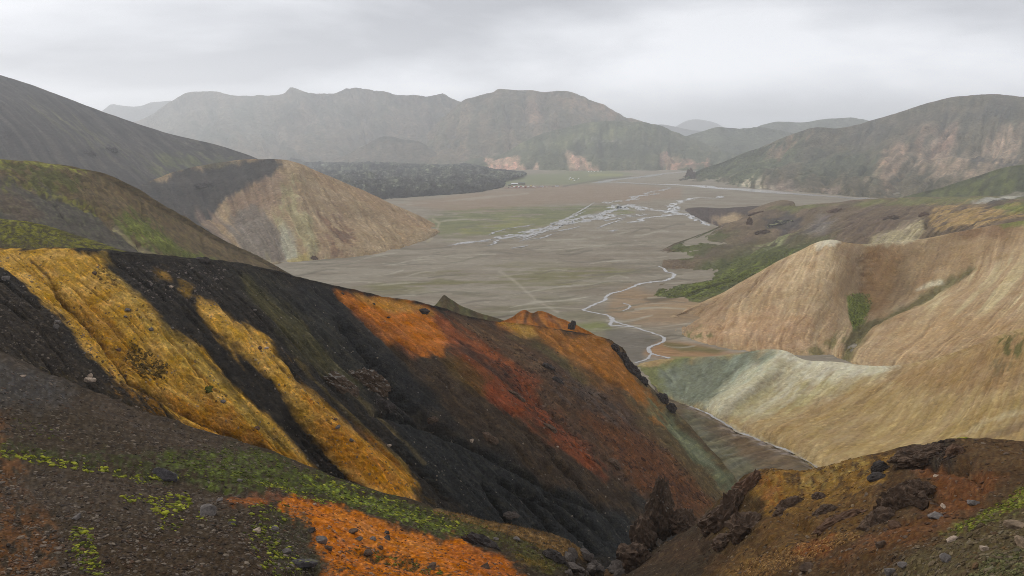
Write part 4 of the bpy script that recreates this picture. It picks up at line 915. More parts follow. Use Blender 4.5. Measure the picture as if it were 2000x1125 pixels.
patch('foreground_slope', [
    [(-450, 1400, 28), (-450, 1125, 40), (-450, 850, 66), (-450, 560, 112)],
    [(-200, 1400, 28), (-200, 1125, 41), (-200, 860, 70), (-200, 625, 114)],
    [(0, 1400, 28), (0, 1125, 42), (0, 900, 66), (0, 790, 88), (0, 694, 116)],
    [(120, 1400, 28.5), (120, 1125, 43), (120, 920, 66), (120, 830, 86), (122, 748, 115)],
    [(250, 1400, 29), (250, 1125, 44), (250, 945, 66), (250, 870, 85), (255, 802, 114)],
    [(370, 1400, 30), (370, 1125, 46), (370, 955, 70), (370, 890, 88), (375, 838, 112)],
    [(480, 1400, 31.5), (480, 1125, 48), (485, 970, 73), (480, 910, 90), (482, 866, 110)],
    [(600, 1400, 35), (600, 1125, 53), (600, 1010, 75), (600, 950, 93), (602, 912, 110)],
    [(700, 1400, 38), (700, 1125, 57), (695, 1030, 79), (690, 980, 96), (690, 945, 110)],
    [(800, 1400, 43), (800, 1125, 63), (792, 1050, 84), (786, 1005, 99), (782, 973, 111)],
    [(920, 1400, 50), (930, 1125, 73), (912, 1068, 89), (895, 1032, 102), (885, 1003, 113)],
    [(1050, 1400, 61), (1050, 1125, 86), (1040, 1085, 96), (1030, 1058, 105), (1022, 1033, 114)],
    [(1150, 1400, 71), (1135, 1145, 94), (1125, 1105, 102), (1118, 1080, 108), (1108, 1057, 115)],
    [(1210, 1400, 78), (1180, 1175, 102), (1172, 1145, 109), (1166, 1122, 114), (1158, 1095, 121)],
    [(1270, 1400, 84), (1240, 1220, 106), (1230, 1190, 113), (1222, 1165, 118), (1212, 1140, 125)]],
    560, 400, [], (60, 49, 38), [
        area([(0, 690), (250, 800), (420, 855), (600, 912), (480, 900), (300, 860), (120, 790), (0, 740)], (70, 58, 48), .7, 14, 16, 60),
        area([(-60, 700), (60, 720), (160, 770), (100, 800), (-60, 780)], (62, 58, 55), .7, 20, 16),
        area([(-60, 650), (60, 985), (110, 1020), (120, 1080), (60, 1150), (-60, 1150)], (96, 64, 40), .85, 24, 24, 40, -.2, 20),
        area([(150, 1050), (320, 1040), (520, 1060), (540, 1150), (100, 1150)], (62, 49, 37), .8, 24, 24, 60),
        area([(0, 930), (300, 945), (450, 990), (300, 1020), (0, 990)], (72, 60, 50), .6, 24, 20),
        area([(-60, 840), (120, 880), (300, 890), (480, 868), (600, 914), (740, 962), (900, 1008), (980, 1036), (960, 1056), (870, 1044), (740, 1014), (650, 980), (560, 958), (440, 945), (250, 925), (100, 900), (-60, 880)], (60, 62, 34), .75, 10, 14, 40, -.05, 14, .8),
        area([(300, 900), (480, 880), (600, 925), (740, 975), (860, 1010), (930, 1038), (860, 1038), (740, 1005), (640, 968), (520, 945), (400, 935)], (72, 86, 34), .8, 10, 14, 30, .0, 10, .9),
        area([(600, 930), (740, 985), (860, 1020), (880, 1036), (760, 1010), (640, 965)], (108, 130, 44), .75, 8, 12, 20, .12, 9, .9),
        area([(840, 996), (900, 1004), (1050, 1036), (1120, 1062), (1150, 1090), (1100, 1085), (1020, 1055), (940, 1028), (880, 1012)], (122, 92, 56), .85, 6, 10, 30, -.15, 10, .8),
        area([(880, 1015), (960, 1040), (1060, 1070), (1110, 1110), (1060, 1120), (1000, 1080), (920, 1045)], (80, 76, 42), .8, 8, 12, 30, -.1, 10, .8),
        area([(1000, 1085), (1060, 1095), (1080, 1110), (1020, 1100)], (124, 96, 44), .6, 8, 8, 20),
        area([(572, 968), (640, 984), (730, 1016), (800, 1042), (900, 1056), (952, 1088), (1000, 1106), (1070, 1150), (650, 1150), (622, 1092), (602, 1042), (566, 1014), (548, 986)], (166, 94, 36), .97, 7, 12, 40),
        area([(860, 1050), (920, 1068), (1000, 1110), (1060, 1150), (960, 1150), (900, 1100)], (150, 82, 36), .75, 14, 14, 40),
        area([(640, 1000), (760, 1040), (860, 1070), (800, 1080), (700, 1050)], (170, 106, 50), .6, 14, 14, 30),
        area([(435, 975), (500, 963), (534, 975), (492, 987), (450, 986)], (136, 80, 42), .9, 6, 8, 20), area([(455, 966), (540, 960), (560, 975), (500, 970)], (112, 68, 46), .7, 6, 8, 20),
        seam([(690, 1070), (740, 1085), (800, 1100), (850, 1112), (880, 1125)], [8, 22, 26, 18, 10], (58, 52, 34), .85, 6, 10, 20, -.05, 8, .8),
        seam([(620, 1110), (700, 1118), (760, 1130)], [20, 20, 10], (64, 52, 36), .8, 6, 10, 20, 0, 8, .8),
        area([(540, 990), (600, 1000), (610, 1060), (640, 1120), (560, 1125), (500, 1060), (510, 1010)], (60, 56, 40), .8, 10, 14, 30, -.1, 10),
        mottle((44, 38, 34), .5, 9, .15, .9), mottle((96, 84, 72), .4, 7, .28, .9)], M_fore,
    'stony brown foreground slope with moss and an orange patch', rel=[('x', 12, 12, .45, 4), ('f', 3, 3, .16, 4), ('f', .9, .9, .06, 3)], res=.74, stm=3.0, seed=52, foot=(3, 9, -9),
    carve=[([(-40, 872), (100, 900), (250, 925), (400, 945), (560, 965)], 14, .5), ([(-60, 690), (0, 694), (120, 748), (255, 802), (375, 838)], 10, -.5), ([(690, 1070), (800, 1100), (880, 1130)], 8, .4)])

patch('right_foreground_slope', [
    [(1000, 1400, 80), (1080, 1200, 108), (1120, 1150, 120), (1150, 1125, 127)],
    [(1150, 1400, 73), (1200, 1150, 102), (1225, 1115, 111), (1240, 1090, 119)],
    [(1230, 1400, 67), (1275, 1125, 94), (1290, 1085, 104), (1300, 1058, 113)],
    [(1320, 1400, 60), (1340, 1125, 82), (1350, 1075, 94), (1362, 1024, 109)],
    [(1420, 1400, 52), (1420, 1125, 70), (1412, 1050, 84), (1412, 975, 103)],
    [(1520, 1400, 46), (1510, 1125, 60), (1492, 1010, 77), (1480, 917, 96)],
    [(1600, 1400, 42), (1600, 1125, 54), (1580, 1010, 69), (1560, 922, 90)],
    [(1700, 1400, 38), (1700, 1125, 48), (1690, 1010, 62), (1670, 898, 86)],
    [(1800, 1400, 34), (1800, 1125, 43), (1800, 990, 58), (1795, 868, 82)],
    [(1900, 1400, 31), (1900, 1125, 39), (1890, 990, 53), (1872, 859, 79)],
    [(2050, 1400, 27), (2030, 1125, 35), (2010, 990, 49), (1992, 868, 75)],
    [(2300, 1400, 24), (2250, 1125, 32), (2220, 1000, 46), (2200, 890, 72)],
    [(2900, 1400, 20), (2850, 1125, 27), (2800, 980, 42), (2750, 860, 70)]],
    540, 360, [], (74, 55, 39), [
        area([(1200, 1090), (1300, 1050), (1410, 990), (1430, 1060), (1360, 1125), (1220, 1150)], (56, 46, 38), .9, 14, 16),
        area([(1250, 1110), (1340, 1060), (1400, 1050), (1350, 1100)], (72, 54, 42), .6, 14, 14),
        area([(1380, 995), (1430, 955), (1478, 914), (1490, 990), (1480, 1060), (1400, 1075)], (68, 52, 34), .9, 8, 12, 20),
        area([(1478, 914), (1560, 920), (1650, 900), (1745, 882), (1730, 930), (1660, 975), (1560, 1005), (1500, 1005), (1475, 960)], (120, 88, 46), .92, 8, 12, 30, -.3, 16),
        area([(1480, 925), (1530, 925), (1520, 990), (1490, 990)], (122, 78, 40), .8, 8, 10, 20, -.1, 10, .2),
        area([(1570, 920), (1680, 895), (1700, 905), (1620, 945), (1560, 950)], (132, 106, 62), .75, 8, 12, 24, -.05, 8),
        area([(1500, 1000), (1600, 980), (1700, 960), (1720, 1010), (1600, 1060), (1480, 1060)], (92, 67, 42), .85, 12, 16),
        area([(1560, 985), (1640, 975), (1600, 1000), (1540, 1020)], (118, 88, 48), .5, 10, 12, 24, 0, 10),
        area([(1760, 878), (1800, 865), (1860, 858), (1870, 890), (1850, 915), (1780, 918), (1740, 905)], (52, 43, 37), .9, 8, 12, 24),
        area([(1770, 905), (1850, 915), (1900, 915), (1960, 930), (1930, 970), (1850, 1010), (1800, 1000), (1830, 960)], (98, 62, 40), .88, 12, 14, 40),
        area([(1880, 860), (2000, 868), (2010, 920), (1930, 910)], (88, 66, 46), .7, 12, 14, 40),
        area([(1720, 1050), (1830, 1000), (1900, 990), (1850, 1030), (1760, 1070), (1600, 1110)], (98, 64, 42), .7, 14, 16),
        area([(1440, 1080), (1560, 1055), (1660, 1040), (1680, 1050), (1580, 1085), (1480, 1125), (1380, 1140)], (110, 82, 50), .8, 10, 14, 30, -.15, 8),
        area([(1560, 1060), (1640, 1050), (1600, 1085), (1540, 1090)], (118, 66, 38), .7, 10, 12),
        area([(1840, 1045), (1900, 1010), (2010, 945), (2010, 985), (1900, 1035)], (110, 116, 46), .85, 8, 10, 24, -.05, 8, .4),
        area([(1700, 1140), (1830, 1060), (2010, 990), (2010, 1140)], (84, 73, 52), .8, 20, 18, 40),
        area([(1900, 1140), (1930, 1090), (2010, 1080), (2010, 1140)], (84, 80, 56), .8, 14, 14, 30, -.1, 10),
        mottle((52, 42, 34), .45, 9, .15, .6), mottle((112, 90, 62), .35, 6, .28, .6)], M_fore,
    'rusty brown foreground slope with crags on the right', rel=[('x', 12, 12, .5, 4), ('f', 3, 3, .2, 4), ('f', .9, .9, .07, 3)], res=.68, stm=3.0, seed=53, foot=(0, 9, -9),
    carve=[([(1760, 905), (1860, 912), (1900, 905)], 9, .9), ([(1500, 1000), (1580, 1040), (1620, 1060)], 14, .6), ([(1780, 985), (1850, 960), (1930, 930)], 22, .9)])

# ------------------------------------------------------------------ water
def water_mat():
    m = bpy.data.materials.new('silty_water'); m.use_nodes = True
    n, l = m.node_tree.nodes, m.node_tree.links
    b = n['Principled BSDF']
    b.inputs['Base Color'].default_value = (*lin((150, 146, 140)), 1)
    b.inputs['Roughness'].default_value = 0.18
    b.inputs['IOR'].default_value = 1.33
    t = n.new('ShaderNodeTexNoise'); t.inputs['Scale'].default_value = 0.35; t.inputs['Detail'].default_value = 4
    tc = n.new('ShaderNodeTexCoord'); l.new(tc.outputs['Object'], t.inputs['Vector'])
    bp = n.new('ShaderNodeBump'); bp.inputs['Strength'].default_value = 0.25; bp.inputs['Distance'].default_value = 0.3
    l.new(t.outputs['Fac'], bp.inputs['Height']); l.new(bp.outputs[0], b.inputs['Normal'])
    return m
M_water = water_mat()
def braid(name, sights, width, label, z=0.12, seed=0, group=None, lanes=12, thr=-.06):
    W = np.array([fl(*p) for p in sights])
    L = np.concatenate([[0], np.cumsum(np.linalg.norm(np.diff(W, axis=0), axis=1))])
    mw = np.mean(width); n = max(40, min(700, int(L[-1] / (mw * 0.07))))
    t = np.linspace(0, L[-1], n); C = cubic(L, W, t)
    D = np.gradient(C, axis=0); D[:, 2] = 0; D /= np.linalg.norm(D, axis=1, keepdims=True)
    side = np.stack([-D[:, 1], D[:, 0], np.zeros(n)], 1)
    C = C + side * (mw * 0.7 * fbm(t / (mw * 5), t * 0, 3, seed))[:, None]
    w = np.interp(t, np.linspace(0, L[-1], len(np.atleast_1d(width))), np.atleast_1d(width)) * sstep(0, .1, t / L[-1]) * sstep(0, .1, 1 - t / L[-1]) + .4
    k = np.linspace(-.5, .5, lanes + 1)
    wob = fbm(t[:, None] / (mw * 1.3) + 0 * k, k[None] * 3 + 0 * t[:, None], 3, seed + 3) * .22
    V = C[:, None] + side[:, None] * ((k[None] + wob) * w[:, None])[..., None]; V[..., 2] += z
    i = np.arange(n * (lanes + 1)).reshape(n, lanes + 1)
    F = np.stack([i[:-1, :-1], i[1:, :-1], i[1:, 1:], i[:-1, 1:]], -1)
    kc = (k[:-1] + k[1:]) / 2; tc = (t[:-1] + t[1:]) / 2
    nz = ridged(tc[:, None] / (mw * 1.9) + 0 * kc, kc[None] * 2.2 + 0.25 * tc[:, None] / mw, 2, seed + 6)
    F = F[nz > thr + .28 + .35 * np.abs(kc)[None]].reshape(-1, 4)
    V = V.reshape(-1, 3)
    if len(F) and np.cross(V[F[0][1]] - V[F[0][0]], V[F[0][2]] - V[F[0][0]])[2] < 0: F = F[:, ::-1]
    return link(name, mesh_np(name, V, F), M_water, label=label, kind='structure', group=group)
def ribbon(name, sights, width, label, z=0.12, wig=1.0, seed=0, group=None, pts3=None, kind='structure'):
    W = np.array([fl(*p) for p in sights]) if pts3 is None else np.array(pts3)
    L = np.concatenate([[0], np.cumsum(np.linalg.norm(np.diff(W, axis=0), axis=1))])
    n = max(12, min(260, int(L[-1] / max(np.mean(width) * 0.6, 1.5))))
    t = np.linspace(0, L[-1], n)
    C = cubic(L, W, t)
    D = np.gradient(C, axis=0); D[:, 2] = 0; D /= np.linalg.norm(D, axis=1, keepdims=True)
    side = np.stack([-D[:, 1], D[:, 0], np.zeros(n)], 1)
    mw = np.mean(width)
    C = C + side * (wig * mw * 0.9 * fbm(t / (mw * 7), t * 0, 3, seed))[:, None]
    w = np.interp(t, np.linspace(0, L[-1], len(np.atleast_1d(width))), np.atleast_1d(width))
    wl_ = w * 0.5 * (1 + 0.8 * fbm(t / (mw * 1.6), t * 0 + 3.3, 3, seed + 1))
    wr_ = w * 0.5 * (1 + 0.8 * fbm(t / (mw * 1.6), t * 0 + 9.3, 3, seed + 2))
    A, B = C + side * np.maximum(wl_, 0.08 * w)[:, None], C - side * np.maximum(wr_, 0.08 * w)[:, None]
    V = np.stack([A, B], 1).reshape(-1, 3); V[:, 2] += z
    i = np.arange(n - 1) * 2
    F = np.stack([i, i + 1, i + 3, i + 2], 1)
    if np.cross(V[1] - V[0], V[2] - V[0])[2] < 0: F = F[:, ::-1]
    return link(name, mesh_np(name, V, F), M_water, label=label, kind=kind, group=group)
ribbon('river', [(1560, 379), (1480, 372), (1400, 367), (1330, 361), (1260, 359), (1200, 356), (1165, 357)], [40, 70, 60, 70, 45, 30, 10], 'pale grey river bending across the far end of the plain', wig=.25, seed=2)
ribbon('river', [(1165, 357), (1200, 351), (1250, 346), (1300, 339), (1345, 335), (1400, 331)], [30, 40, 45, 40, 40, 30], 'far upper reach of the river behind the mountain toe', z=.2, wig=.25, seed=3)
ribbon('river', [(1720, 390), (1640, 385), (1570, 380), (1500, 376), (1440, 371), (1380, 366)], [30, 45, 40, 40, 40, 20], 'river arm along the foot of the big right hand mountain', z=.28, wig=.3, seed=4)
BR = [
    ([(1192, 399), (1206, 393), (1226, 390), (1240, 385), (1256, 382), (1276, 380), (1292, 377)], 14, 'thin channel curling up from the tip of the green meadow'),
    ([(1255, 381), (1275, 374), (1300, 370), (1312, 366)], 9, 'faint channel reaching up towards the river bend'),
    ([(1196, 398), (1210, 402), (1218, 408), (1230, 402), (1250, 405), (1272, 410), (1302, 415)], 17, 'knotted channel right of the green meadow tip'),
    ([(1228, 398), (1238, 402), (1246, 408), (1254, 412)], 10, 'short loop beside the knotted channels'),
    ([(1100, 438), (1130, 426), (1152, 420), (1182, 415), (1202, 410), (1216, 407)], 16, 'bright channel along the lower edge of the green meadow'),
    ([(1090, 441), (1136, 434), (1160, 428), (1188, 424), (1200, 418)], 12, 'channel just below the bright one at the meadow edge'),
    ([(1140, 432), (1168, 424), (1176, 416), (1196, 412)], 10, 'zigzag link among the meadow channels'),
    ([(868, 481), (930, 473), (990, 463), (1040, 451), (1082, 441), (1112, 431)], [6, 9, 14, 16, 18, 16], 'long silver channel running left towards the two coloured hill'),
    ([(985, 467), (1030, 459), (1066, 450), (1094, 442)], 8, 'second strand beside the long silver channel'),
    ([(1296, 401), (1310, 405), (1318, 413), (1346, 420), (1372, 432), (1388, 442)], 13, 'channel winding to the foot of the dark bluff'),
    ([(1300, 406), (1318, 398), (1342, 390), (1362, 387), (1392, 387), (1418, 383), (1434, 382)], 11, 'channel running right behind the dark bluff'),
    ([(1308, 400), (1322, 408), (1312, 414), (1330, 417)], 9, 'small knot of water left of the dark bluff'),
    ([(1226, 436), (1254, 429), (1282, 423), (1312, 420), (1342, 418)], 8, 'thin channel crossing the middle of the plain'),
    ([(1176, 432), (1200, 428), (1222, 425)], 6, 'short thread of water below the meadow tip'),
    ([(1190, 452), (1208, 449)], 6, 'lone puddle of water on the bare plain'),
    ([(1290, 424), (1330, 417), (1352, 420)], 6, 'thread of water beside the winding channel'),
]
for k, (p, w, lab) in enumerate(BR):
    braid('stream', p, np.atleast_1d(w) * 1.7, lab, z=.12 + .03 * (k % 5), seed=10 + k, group='braided channels on the plain')
sr = np.random.default_rng(8)
for k in range(26):
    t_ = sr.random(); x = 900 + 480 * t_ + sr.uniform(-40, 40); y = np.interp(x, [860, 1000, 1110, 1200, 1300, 1420], [484, 466, 440, 420, 412, 400]) + sr.normal() * 9
    ln = sr.uniform(24, 80); sl = np.interp(x, [900, 1100, 1200, 1300], [-.2, -.3, -.12, .1]) + sr.normal() * .1
    ribbon('stream', [(x + ln * f, y + ln * f * sl + 1.2 * math.sin(4 * f + k)) for f in (0, .33, .66, 1)], [.5, sr.uniform(3, 7), sr.uniform(3, 7), .5], 'thin pale strand of water in the braided middle of the plain', z=.3 + .01 * k, seed=60 + k, wig=1.3, group='thin strands of the braided plain')
ribbon('stream', [(1286, 520), (1298, 525), (1302, 531), (1314, 534), (1314, 541), (1300, 548), (1262, 552), (1216, 568), (1190, 575), (1180, 586), (1152, 599), (1140, 606), (1162, 611), (1190, 617), (1202, 629), (1232, 637), (1262, 647), (1298, 660), (1294, 668), (1266, 680), (1272, 690), (1308, 700)],
       [2, 3.6, 3.6, 4.4, 3.2, 2.8, 3.2, 3, 2.6, 2.6, 2.2, 2.6, 2.2], 'winding brook at the near end of the plain, left of the tan hills', wig=.3, seed=40)
ribbon('stream', [(1190, 617), (1195, 629), (1192, 635), (1215, 637), (1240, 639)], [2.5, 3, 3, 2.5], 'little loop on the near brook', z=.16, wig=.3, seed=41)
ribbon('stream', [(1296, 667), (1268, 680), (1270, 694), (1258, 704), (1240, 709)], [2, 2.5, 2, 2], 'side arm of the brook behind the orange ridge', z=.16, wig=.3, seed=42)
ribbon('stream', [(1216, 592), (1230, 597), (1228, 602), (1216, 607)], [1.5, 2, 1.5], 'tiny hooked rivulet beside the brook', z=.16, wig=.3, seed=43)
# the ravine stream: follows the crease where the two banks meet
def crease_line():
    A, B = PATCH['white_green_ridge'], PATCH['ravine_slope']
    out = []
    for (x, y) in [(1350, 792), (1368, 799), (1387, 808), (1406, 820), (1428, 835), (1455, 847), (1483, 857), (1512, 868), (1545, 880), (1575, 897), (1604, 916), (1640, 940)]:
        a, _ = spot('white_green_ridge', x, y); b, _ = spot('ravine_slope', x, y)
        out.append((a if a[1] < b[1] else b) + np.array([0, -.2, .12]))
    return out
ribbon('stream', None, [1.2, 1.6, 2.2, 1.6, 1.2], 'thin stony stream at the bottom of the ravine below the pale ridge', z=.1, wig=.4, seed=44, pts3=crease_line())

# ------------------------------------------------------------------ rocks
import bmesh
def ico(sub):
    bm = bmesh.new(); bmesh.ops.create_icosphere(bm, subdivisions=sub, radius=1.0)
    V = np.array([v.co[:] for v in bm.verts]); F = np.array([[v.index for v in f.verts] for f in bm.faces]); bm.free()
    return V / np.linalg.norm(V, axis=1, keepdims=True), F
ICO = {k: ico(k) for k in (1, 2, 3, 4, 5)}
def rock_shape(sub, seed, cuts=11, rough=0.05):
    """angular stone: directions clipped by random planes"""
    r_ = np.random.default_rng(seed)
    V, F = ICO[sub]
    n = r_.normal(size=(cuts, 3)); n /= np.linalg.norm(n, axis=1, keepdims=True)
    h = r_.uniform(0.55, 0.95, cuts)
    dt = V @ n.T
    rad = np.min(np.where(dt > 0.05, h / np.maximum(dt, 0.05), 9.0), axis=1)
    rad = np.minimum(rad, 1.15)
    if rough: rad = rad * (1 + rough * (perlin(V[:, 0] * 3 + seed, V[:, 1] * 3, 1) + perlin(V[:, 1] * 3, V[:, 2] * 3 + seed, 2)))
    return V * rad[:, None], F
def rotm(ax, ay, az):
    ca, sa, cb, sb, cc, sc_ = math.cos(ax), math.sin(ax), math.cos(ay), math.sin(ay), math.cos(az), math.sin(az)
    X = np.array([[1, 0, 0], [0, ca, -sa], [0, sa, ca]]); Y = np.array([[cb, 0, sb], [0, 1, 0], [-sb, 0, cb]]); Z = np.array([[cc, -sc_, 0], [sc_, cc, 0], [0, 0, 1]])
    return Z @ Y @ X
def crag_shape(sub, seed, size, cells=90, rough=0.32, fin=0.0, taper=0.0):
    """jagged outcrop: a squared-off mass broken into flat-faced blocks, ledges and cracks"""
    r_ = np.random.default_rng(seed)
    V, F = ICO[sub]
    p = 3.0
    sup = lambda D: 1 / (np.abs(D) ** p).sum(1) ** (1 / p)
    def unit(a): return a / np.linalg.norm(a, axis=1, keepdims=True)
    W = unit(V + 0.10 * np.stack([perlin(V[:, 1] * 3 + seed, V[:, 2] * 3, 1), perlin(V[:, 2] * 3, V[:, 0] * 3 + seed, 2), perlin(V[:, 0] * 3, V[:, 1] * 3 + seed, 3)], 1))
    rad = sup(V)
    for lev, (K, amp, tilt) in enumerate(((max(10, cells // 5), rough * .9, .5), (cells * 2, rough * .38, .9))):
        c = unit(r_.normal(size=(K, 3))); nn = unit(c + tilt * r_.normal(size=(K, 3)) * .5)
        d = W @ c.T; k = d.argmax(1)
        if lev == 0:
            rho = sup(c) * (1 + amp * r_.uniform(-1, .6, K))
            rad = rho[k] * (c * nn).sum(1)[k] / np.maximum((V * nn[k]).sum(1), .45)
            rad = np.clip(rad, .5, 1.14)
        else:
            top = np.partition(d, -2, axis=1)[:, -2:]
            crack = 1 - sstep(0, .012, top[:, 1] - top[:, 0])
            rad = rad * (1 + amp * r_.uniform(-1, 1, K)[k] + amp * 1.2 * ((V - c[k]) * nn[k]).sum(1) - amp * .5 * crack)
    rad = rad * (1 + .05 * fbm(V[:, 0] * 5 + seed, V[:, 2] * 5, 3, seed) + .05 * fbm(V[:, 1] * 5, V[:, 2] * 5 + seed, 3, seed + 4))
    P = V * rad[:, None]
    if taper: P[:, :2] *= (1 - taper * sstep(-1, 1, P[:, 2:3]))
    if fin: P[:, 2] += fin * np.clip(P[:, 2], 0, 1) ** 1.5 * ridged(P[:, 0] * 2.4 + 3 + seed, P[:, 1] * 2.4, 3, seed + 9)
    return P * np.array(size, float), F
def rock_mat(name, c, c2, scale, moss=None):
    m = plain_mat(name, c, 0.9, 0.55, scale * 1.3, 1.0)
    if moss:
        n, l = m.node_tree.nodes, m.node_tree.links
        b = n['Principled BSDF']; src = b.inputs['Base Color'].links[0].from_socket
        g = n.new('ShaderNodeNewGeometry'); sp = n.new('ShaderNodeSeparateXYZ'); l.new(g.outputs['Normal'], sp.inputs[0])
        t = n.new('ShaderNodeTexNoise'); t.inputs['Scale'].default_value = scale * 0.8
        tc = n.new('ShaderNodeTexCoord'); l.new(tc.outputs['Object'], t.inputs['Vector'])
        ad = n.new('ShaderNodeMath'); ad.operation = 'ADD'; l.new(sp.outputs[2], ad.inputs[0]); l.new(t.outputs['Fac'], ad.inputs[1])
        mr = n.new('ShaderNodeMapRange'); mr.inputs[1].default_value = moss[1]; mr.inputs[2].default_value = moss[1] + 0.15; l.new(ad.outputs[0], mr.inputs[0])
        mx = n.new('ShaderNodeMixRGB'); l.new(mr.outputs[0], mx.inputs[0]); l.new(src, mx.inputs[1]); mx.inputs[2].default_value = (*lin(moss[0]), 1)
        l.new(mx.outputs[0], b.inputs['Base Color'])
    return m
R_black = rock_mat('black_rock', (60, 54, 50), None, 0.8)
R_dark = rock_mat('dark_brown_rock', (80, 64, 51), None, 1.4)
R_brown = rock_mat('brown_rock', (88, 66, 50), None, 1.4)
R_brownpale = rock_mat('tan_rock', (122, 104, 84), None, 2.0)
R_grey = rock_mat('grey_rock', (98, 91, 86), None, 2.0)
R_pale = rock_mat('pale_rock', (158, 140, 122), None, 2.0)
R_moss = rock_mat('mossy_rock', (66, 62, 62), None, 3.0, ((124, 126, 48), 1.5))
R_cap = rock_mat('pale_capped_rock', (60, 56, 54), None, 0.5, ((128, 126, 92), 1.25))
R_tower = rock_mat('grey_topped_rock', (80, 65, 52), None, 1.2, ((112, 106, 98), 1.2))
R_lav = rock_mat('lichen_grey_rock', (76, 68, 62), None, 2.4)
def crag(name, label, sight, size, mat, seed, ang=0.0, yaw=0.0, sub=4, cells=90, rough=.32, fin=.0, taper=0.0, group=None):
    P, F = crag_shape(sub, seed, size, cells, rough, fin, taper)
    R = rotm(0, 0, yaw); A = rotm(0, math.radians(ang), 0)
    P = P @ (A @ R).T
    me = mesh_np(name, P, F, False)
    o = link(name, me, mat, label=label, cat='rock', group=group)
    o.location = at(*sight) if len(sight) == 3 else spot(sight[2], sight[0], sight[1])[0]
    return o
def on(pname, px, py, up=0.0, toward=0.0):
    P_, n_ = spot(pname, px, py)
    return P_ + np.array([0, -toward, up])
def crag_on(name, label, pname, px, py, size, mat, seed, up=0.0, **k):
    o = crag(name, label, (px, py, 100.0), size, mat, seed, **k)
    o.location = on(pname, px, py, up - .38 * size[2], -.25 * size[1])
    return o
SS, FS, RS = 'striped_slope', 'foreground_slope', 'right_foreground_slope'
G_RIM = 'black crags along the rim of the orange ridge'
crag_on('rock_outcrop', 'largest jagged black outcrop in the middle of the black band', SS, 716, 748, (4.2, 2.0, 2.2), R_tower, 101, .7, ang=28, sub=5, cells=150, fin=.3)
crag_on('rock_outcrop', 'dark jagged outcrop with a pale top edge beside the second yellow stripe', SS, 668, 750, (3.4, 1.6, 1.4), R_tower, 102, .4, ang=35, cells=120, fin=.3)
crag_on('rock_outcrop', 'small black outcrop just below the two jagged ones', SS, 752, 794, (2.0, 1.2, 1.3), R_black, 103, .4, ang=30)
crag_on('rock_outcrop', 'tiny rock knob in the black channel', SS, 846, 820, (1.0, .8, .9), R_dark, 104, .2)
for q, (x, y, s, a, lab) in enumerate([
        (1203, 680, (2.2, 1.8, 1.9), 50, 'topmost black crag on the rim of the orange ridge'),
        (1216, 698, (3.4, 2.0, 2.2), 50, 'second black crag from the top on the orange ridge rim'),
        (1234, 722, (4.2, 2.2, 2.4), 45, 'longest black crag on the orange ridge rim'),
        (1256, 745, (2.6, 2.0, 1.8), 40, 'black crag at the bottom of the orange ridge rim'),
        (1292, 778, (3.2, 2.2, 2.6), 45, 'black crag standing over the green stripe'),
        (1312, 798, (2.6, 2.0, 2.4), 50, 'lowest black crag below the orange ridge, over the ravine')]):
    crag_on('rock_outcrop', lab, SS, x, y, tuple(.78 * v for v in s), R_black, 110 + q, .55, ang=a, cells=110, fin=.35, group=G_RIM)
crag_on('rock_outcrop', 'small dark spike on the skyline right of the orange peaks', 'orange_peaks', 1116, 640, (1.6, 1.6, 3.0), R_black, 118, 1.2, ang=20, fin=.4)
crag_on('rock_outcrop', 'black boulder mass on the skyline of the striped ridge', SS, 829, 608, (1.5, 1.0, .9), R_black, 119, .4, sub=3)
crag_on('rock_outcrop', 'dark rock on the ridge beside the green patch of the left hill', SS, 397, 508, (1.6, 1.0, .7), R_black, 120, .3, sub=3, fin=.3)
for q, (x, y, s) in enumerate([(1070, 716, (1.9, 1.0, .9)), (1090, 742, (1.6, 1.0, .9)), (1040, 700, (1.4, .8, .5)), (1176, 772, (1.3, .8, .6)), (1010, 772, (2.2, 1.0, .6)), (960, 855, (1.8, 1.0, .8)), (1075, 835, (1.8, 1.0, .7)), (1200, 905, (1.6, 1.0, .7))]):
    crag_on('rock_outcrop', ['dark ledge high on the red brown slope, left of its pair', 'lower dark ledge high on the red brown slope', 'low ledge near the top of the red streak', 'dark ledge below the orange shoulder', 'ledge inside the red streak', 'low dark ledge beside the black channel', 'broken ledge at the lower end of the red streak', 'ledge low on the red brown slope'][q],
            SS, x, y, s, R_dark if q > 1 else R_black, 130 + q, .2, ang=32, sub=3, cells=40, fin=.3, group='ledges on the red brown slope')
# the tower and its neighbours in the gully mouth
crag('rock_tower', 'dark rock tower with a grey top standing in the gully', (1290, 992, 118), (2.9, 2.4, 4.9), R_tower, 160, ang=2, sub=5, cells=210, rough=.26, fin=0, taper=.5)
crag('rock_outcrop', 'dark crag leaning against the foot of the rock tower', (1256, 1045, 115), (2.2, 2.0, 3.0), R_dark, 141, ang=-6, sub=4, cells=140, fin=.05, taper=.3)
crag('rock_outcrop', 'low dark crag right of the rock tower', (1336, 1020, 116), (2.4, 2.0, 2.2), R_dark, 142, ang=14, sub=4, cells=140, fin=.08, taper=.3)
crag('rock_outcrop', 'wide crag at the lower left of the rock tower base', (1236, 1088, 110), (2.2, 1.8, 2.2), R_dark, 143, ang=-10, sub=4, fin=.2)
crag_on('rock_outcrop', 'tall broken crag at the left end of the golden ridge', RS, 1428, 1000, (2.5, 2.0, 2.9), R_dark, 144, .5, ang=10, sub=4, cells=180, fin=.1, taper=.35)
crag_on('rock_outcrop', 'brown pinnacle at the tip of the golden ridge', RS, 1466, 950, (1.9, 1.6, 2.3), R_brown, 145, .3, ang=20, sub=4, cells=120, fin=.1, taper=.4)
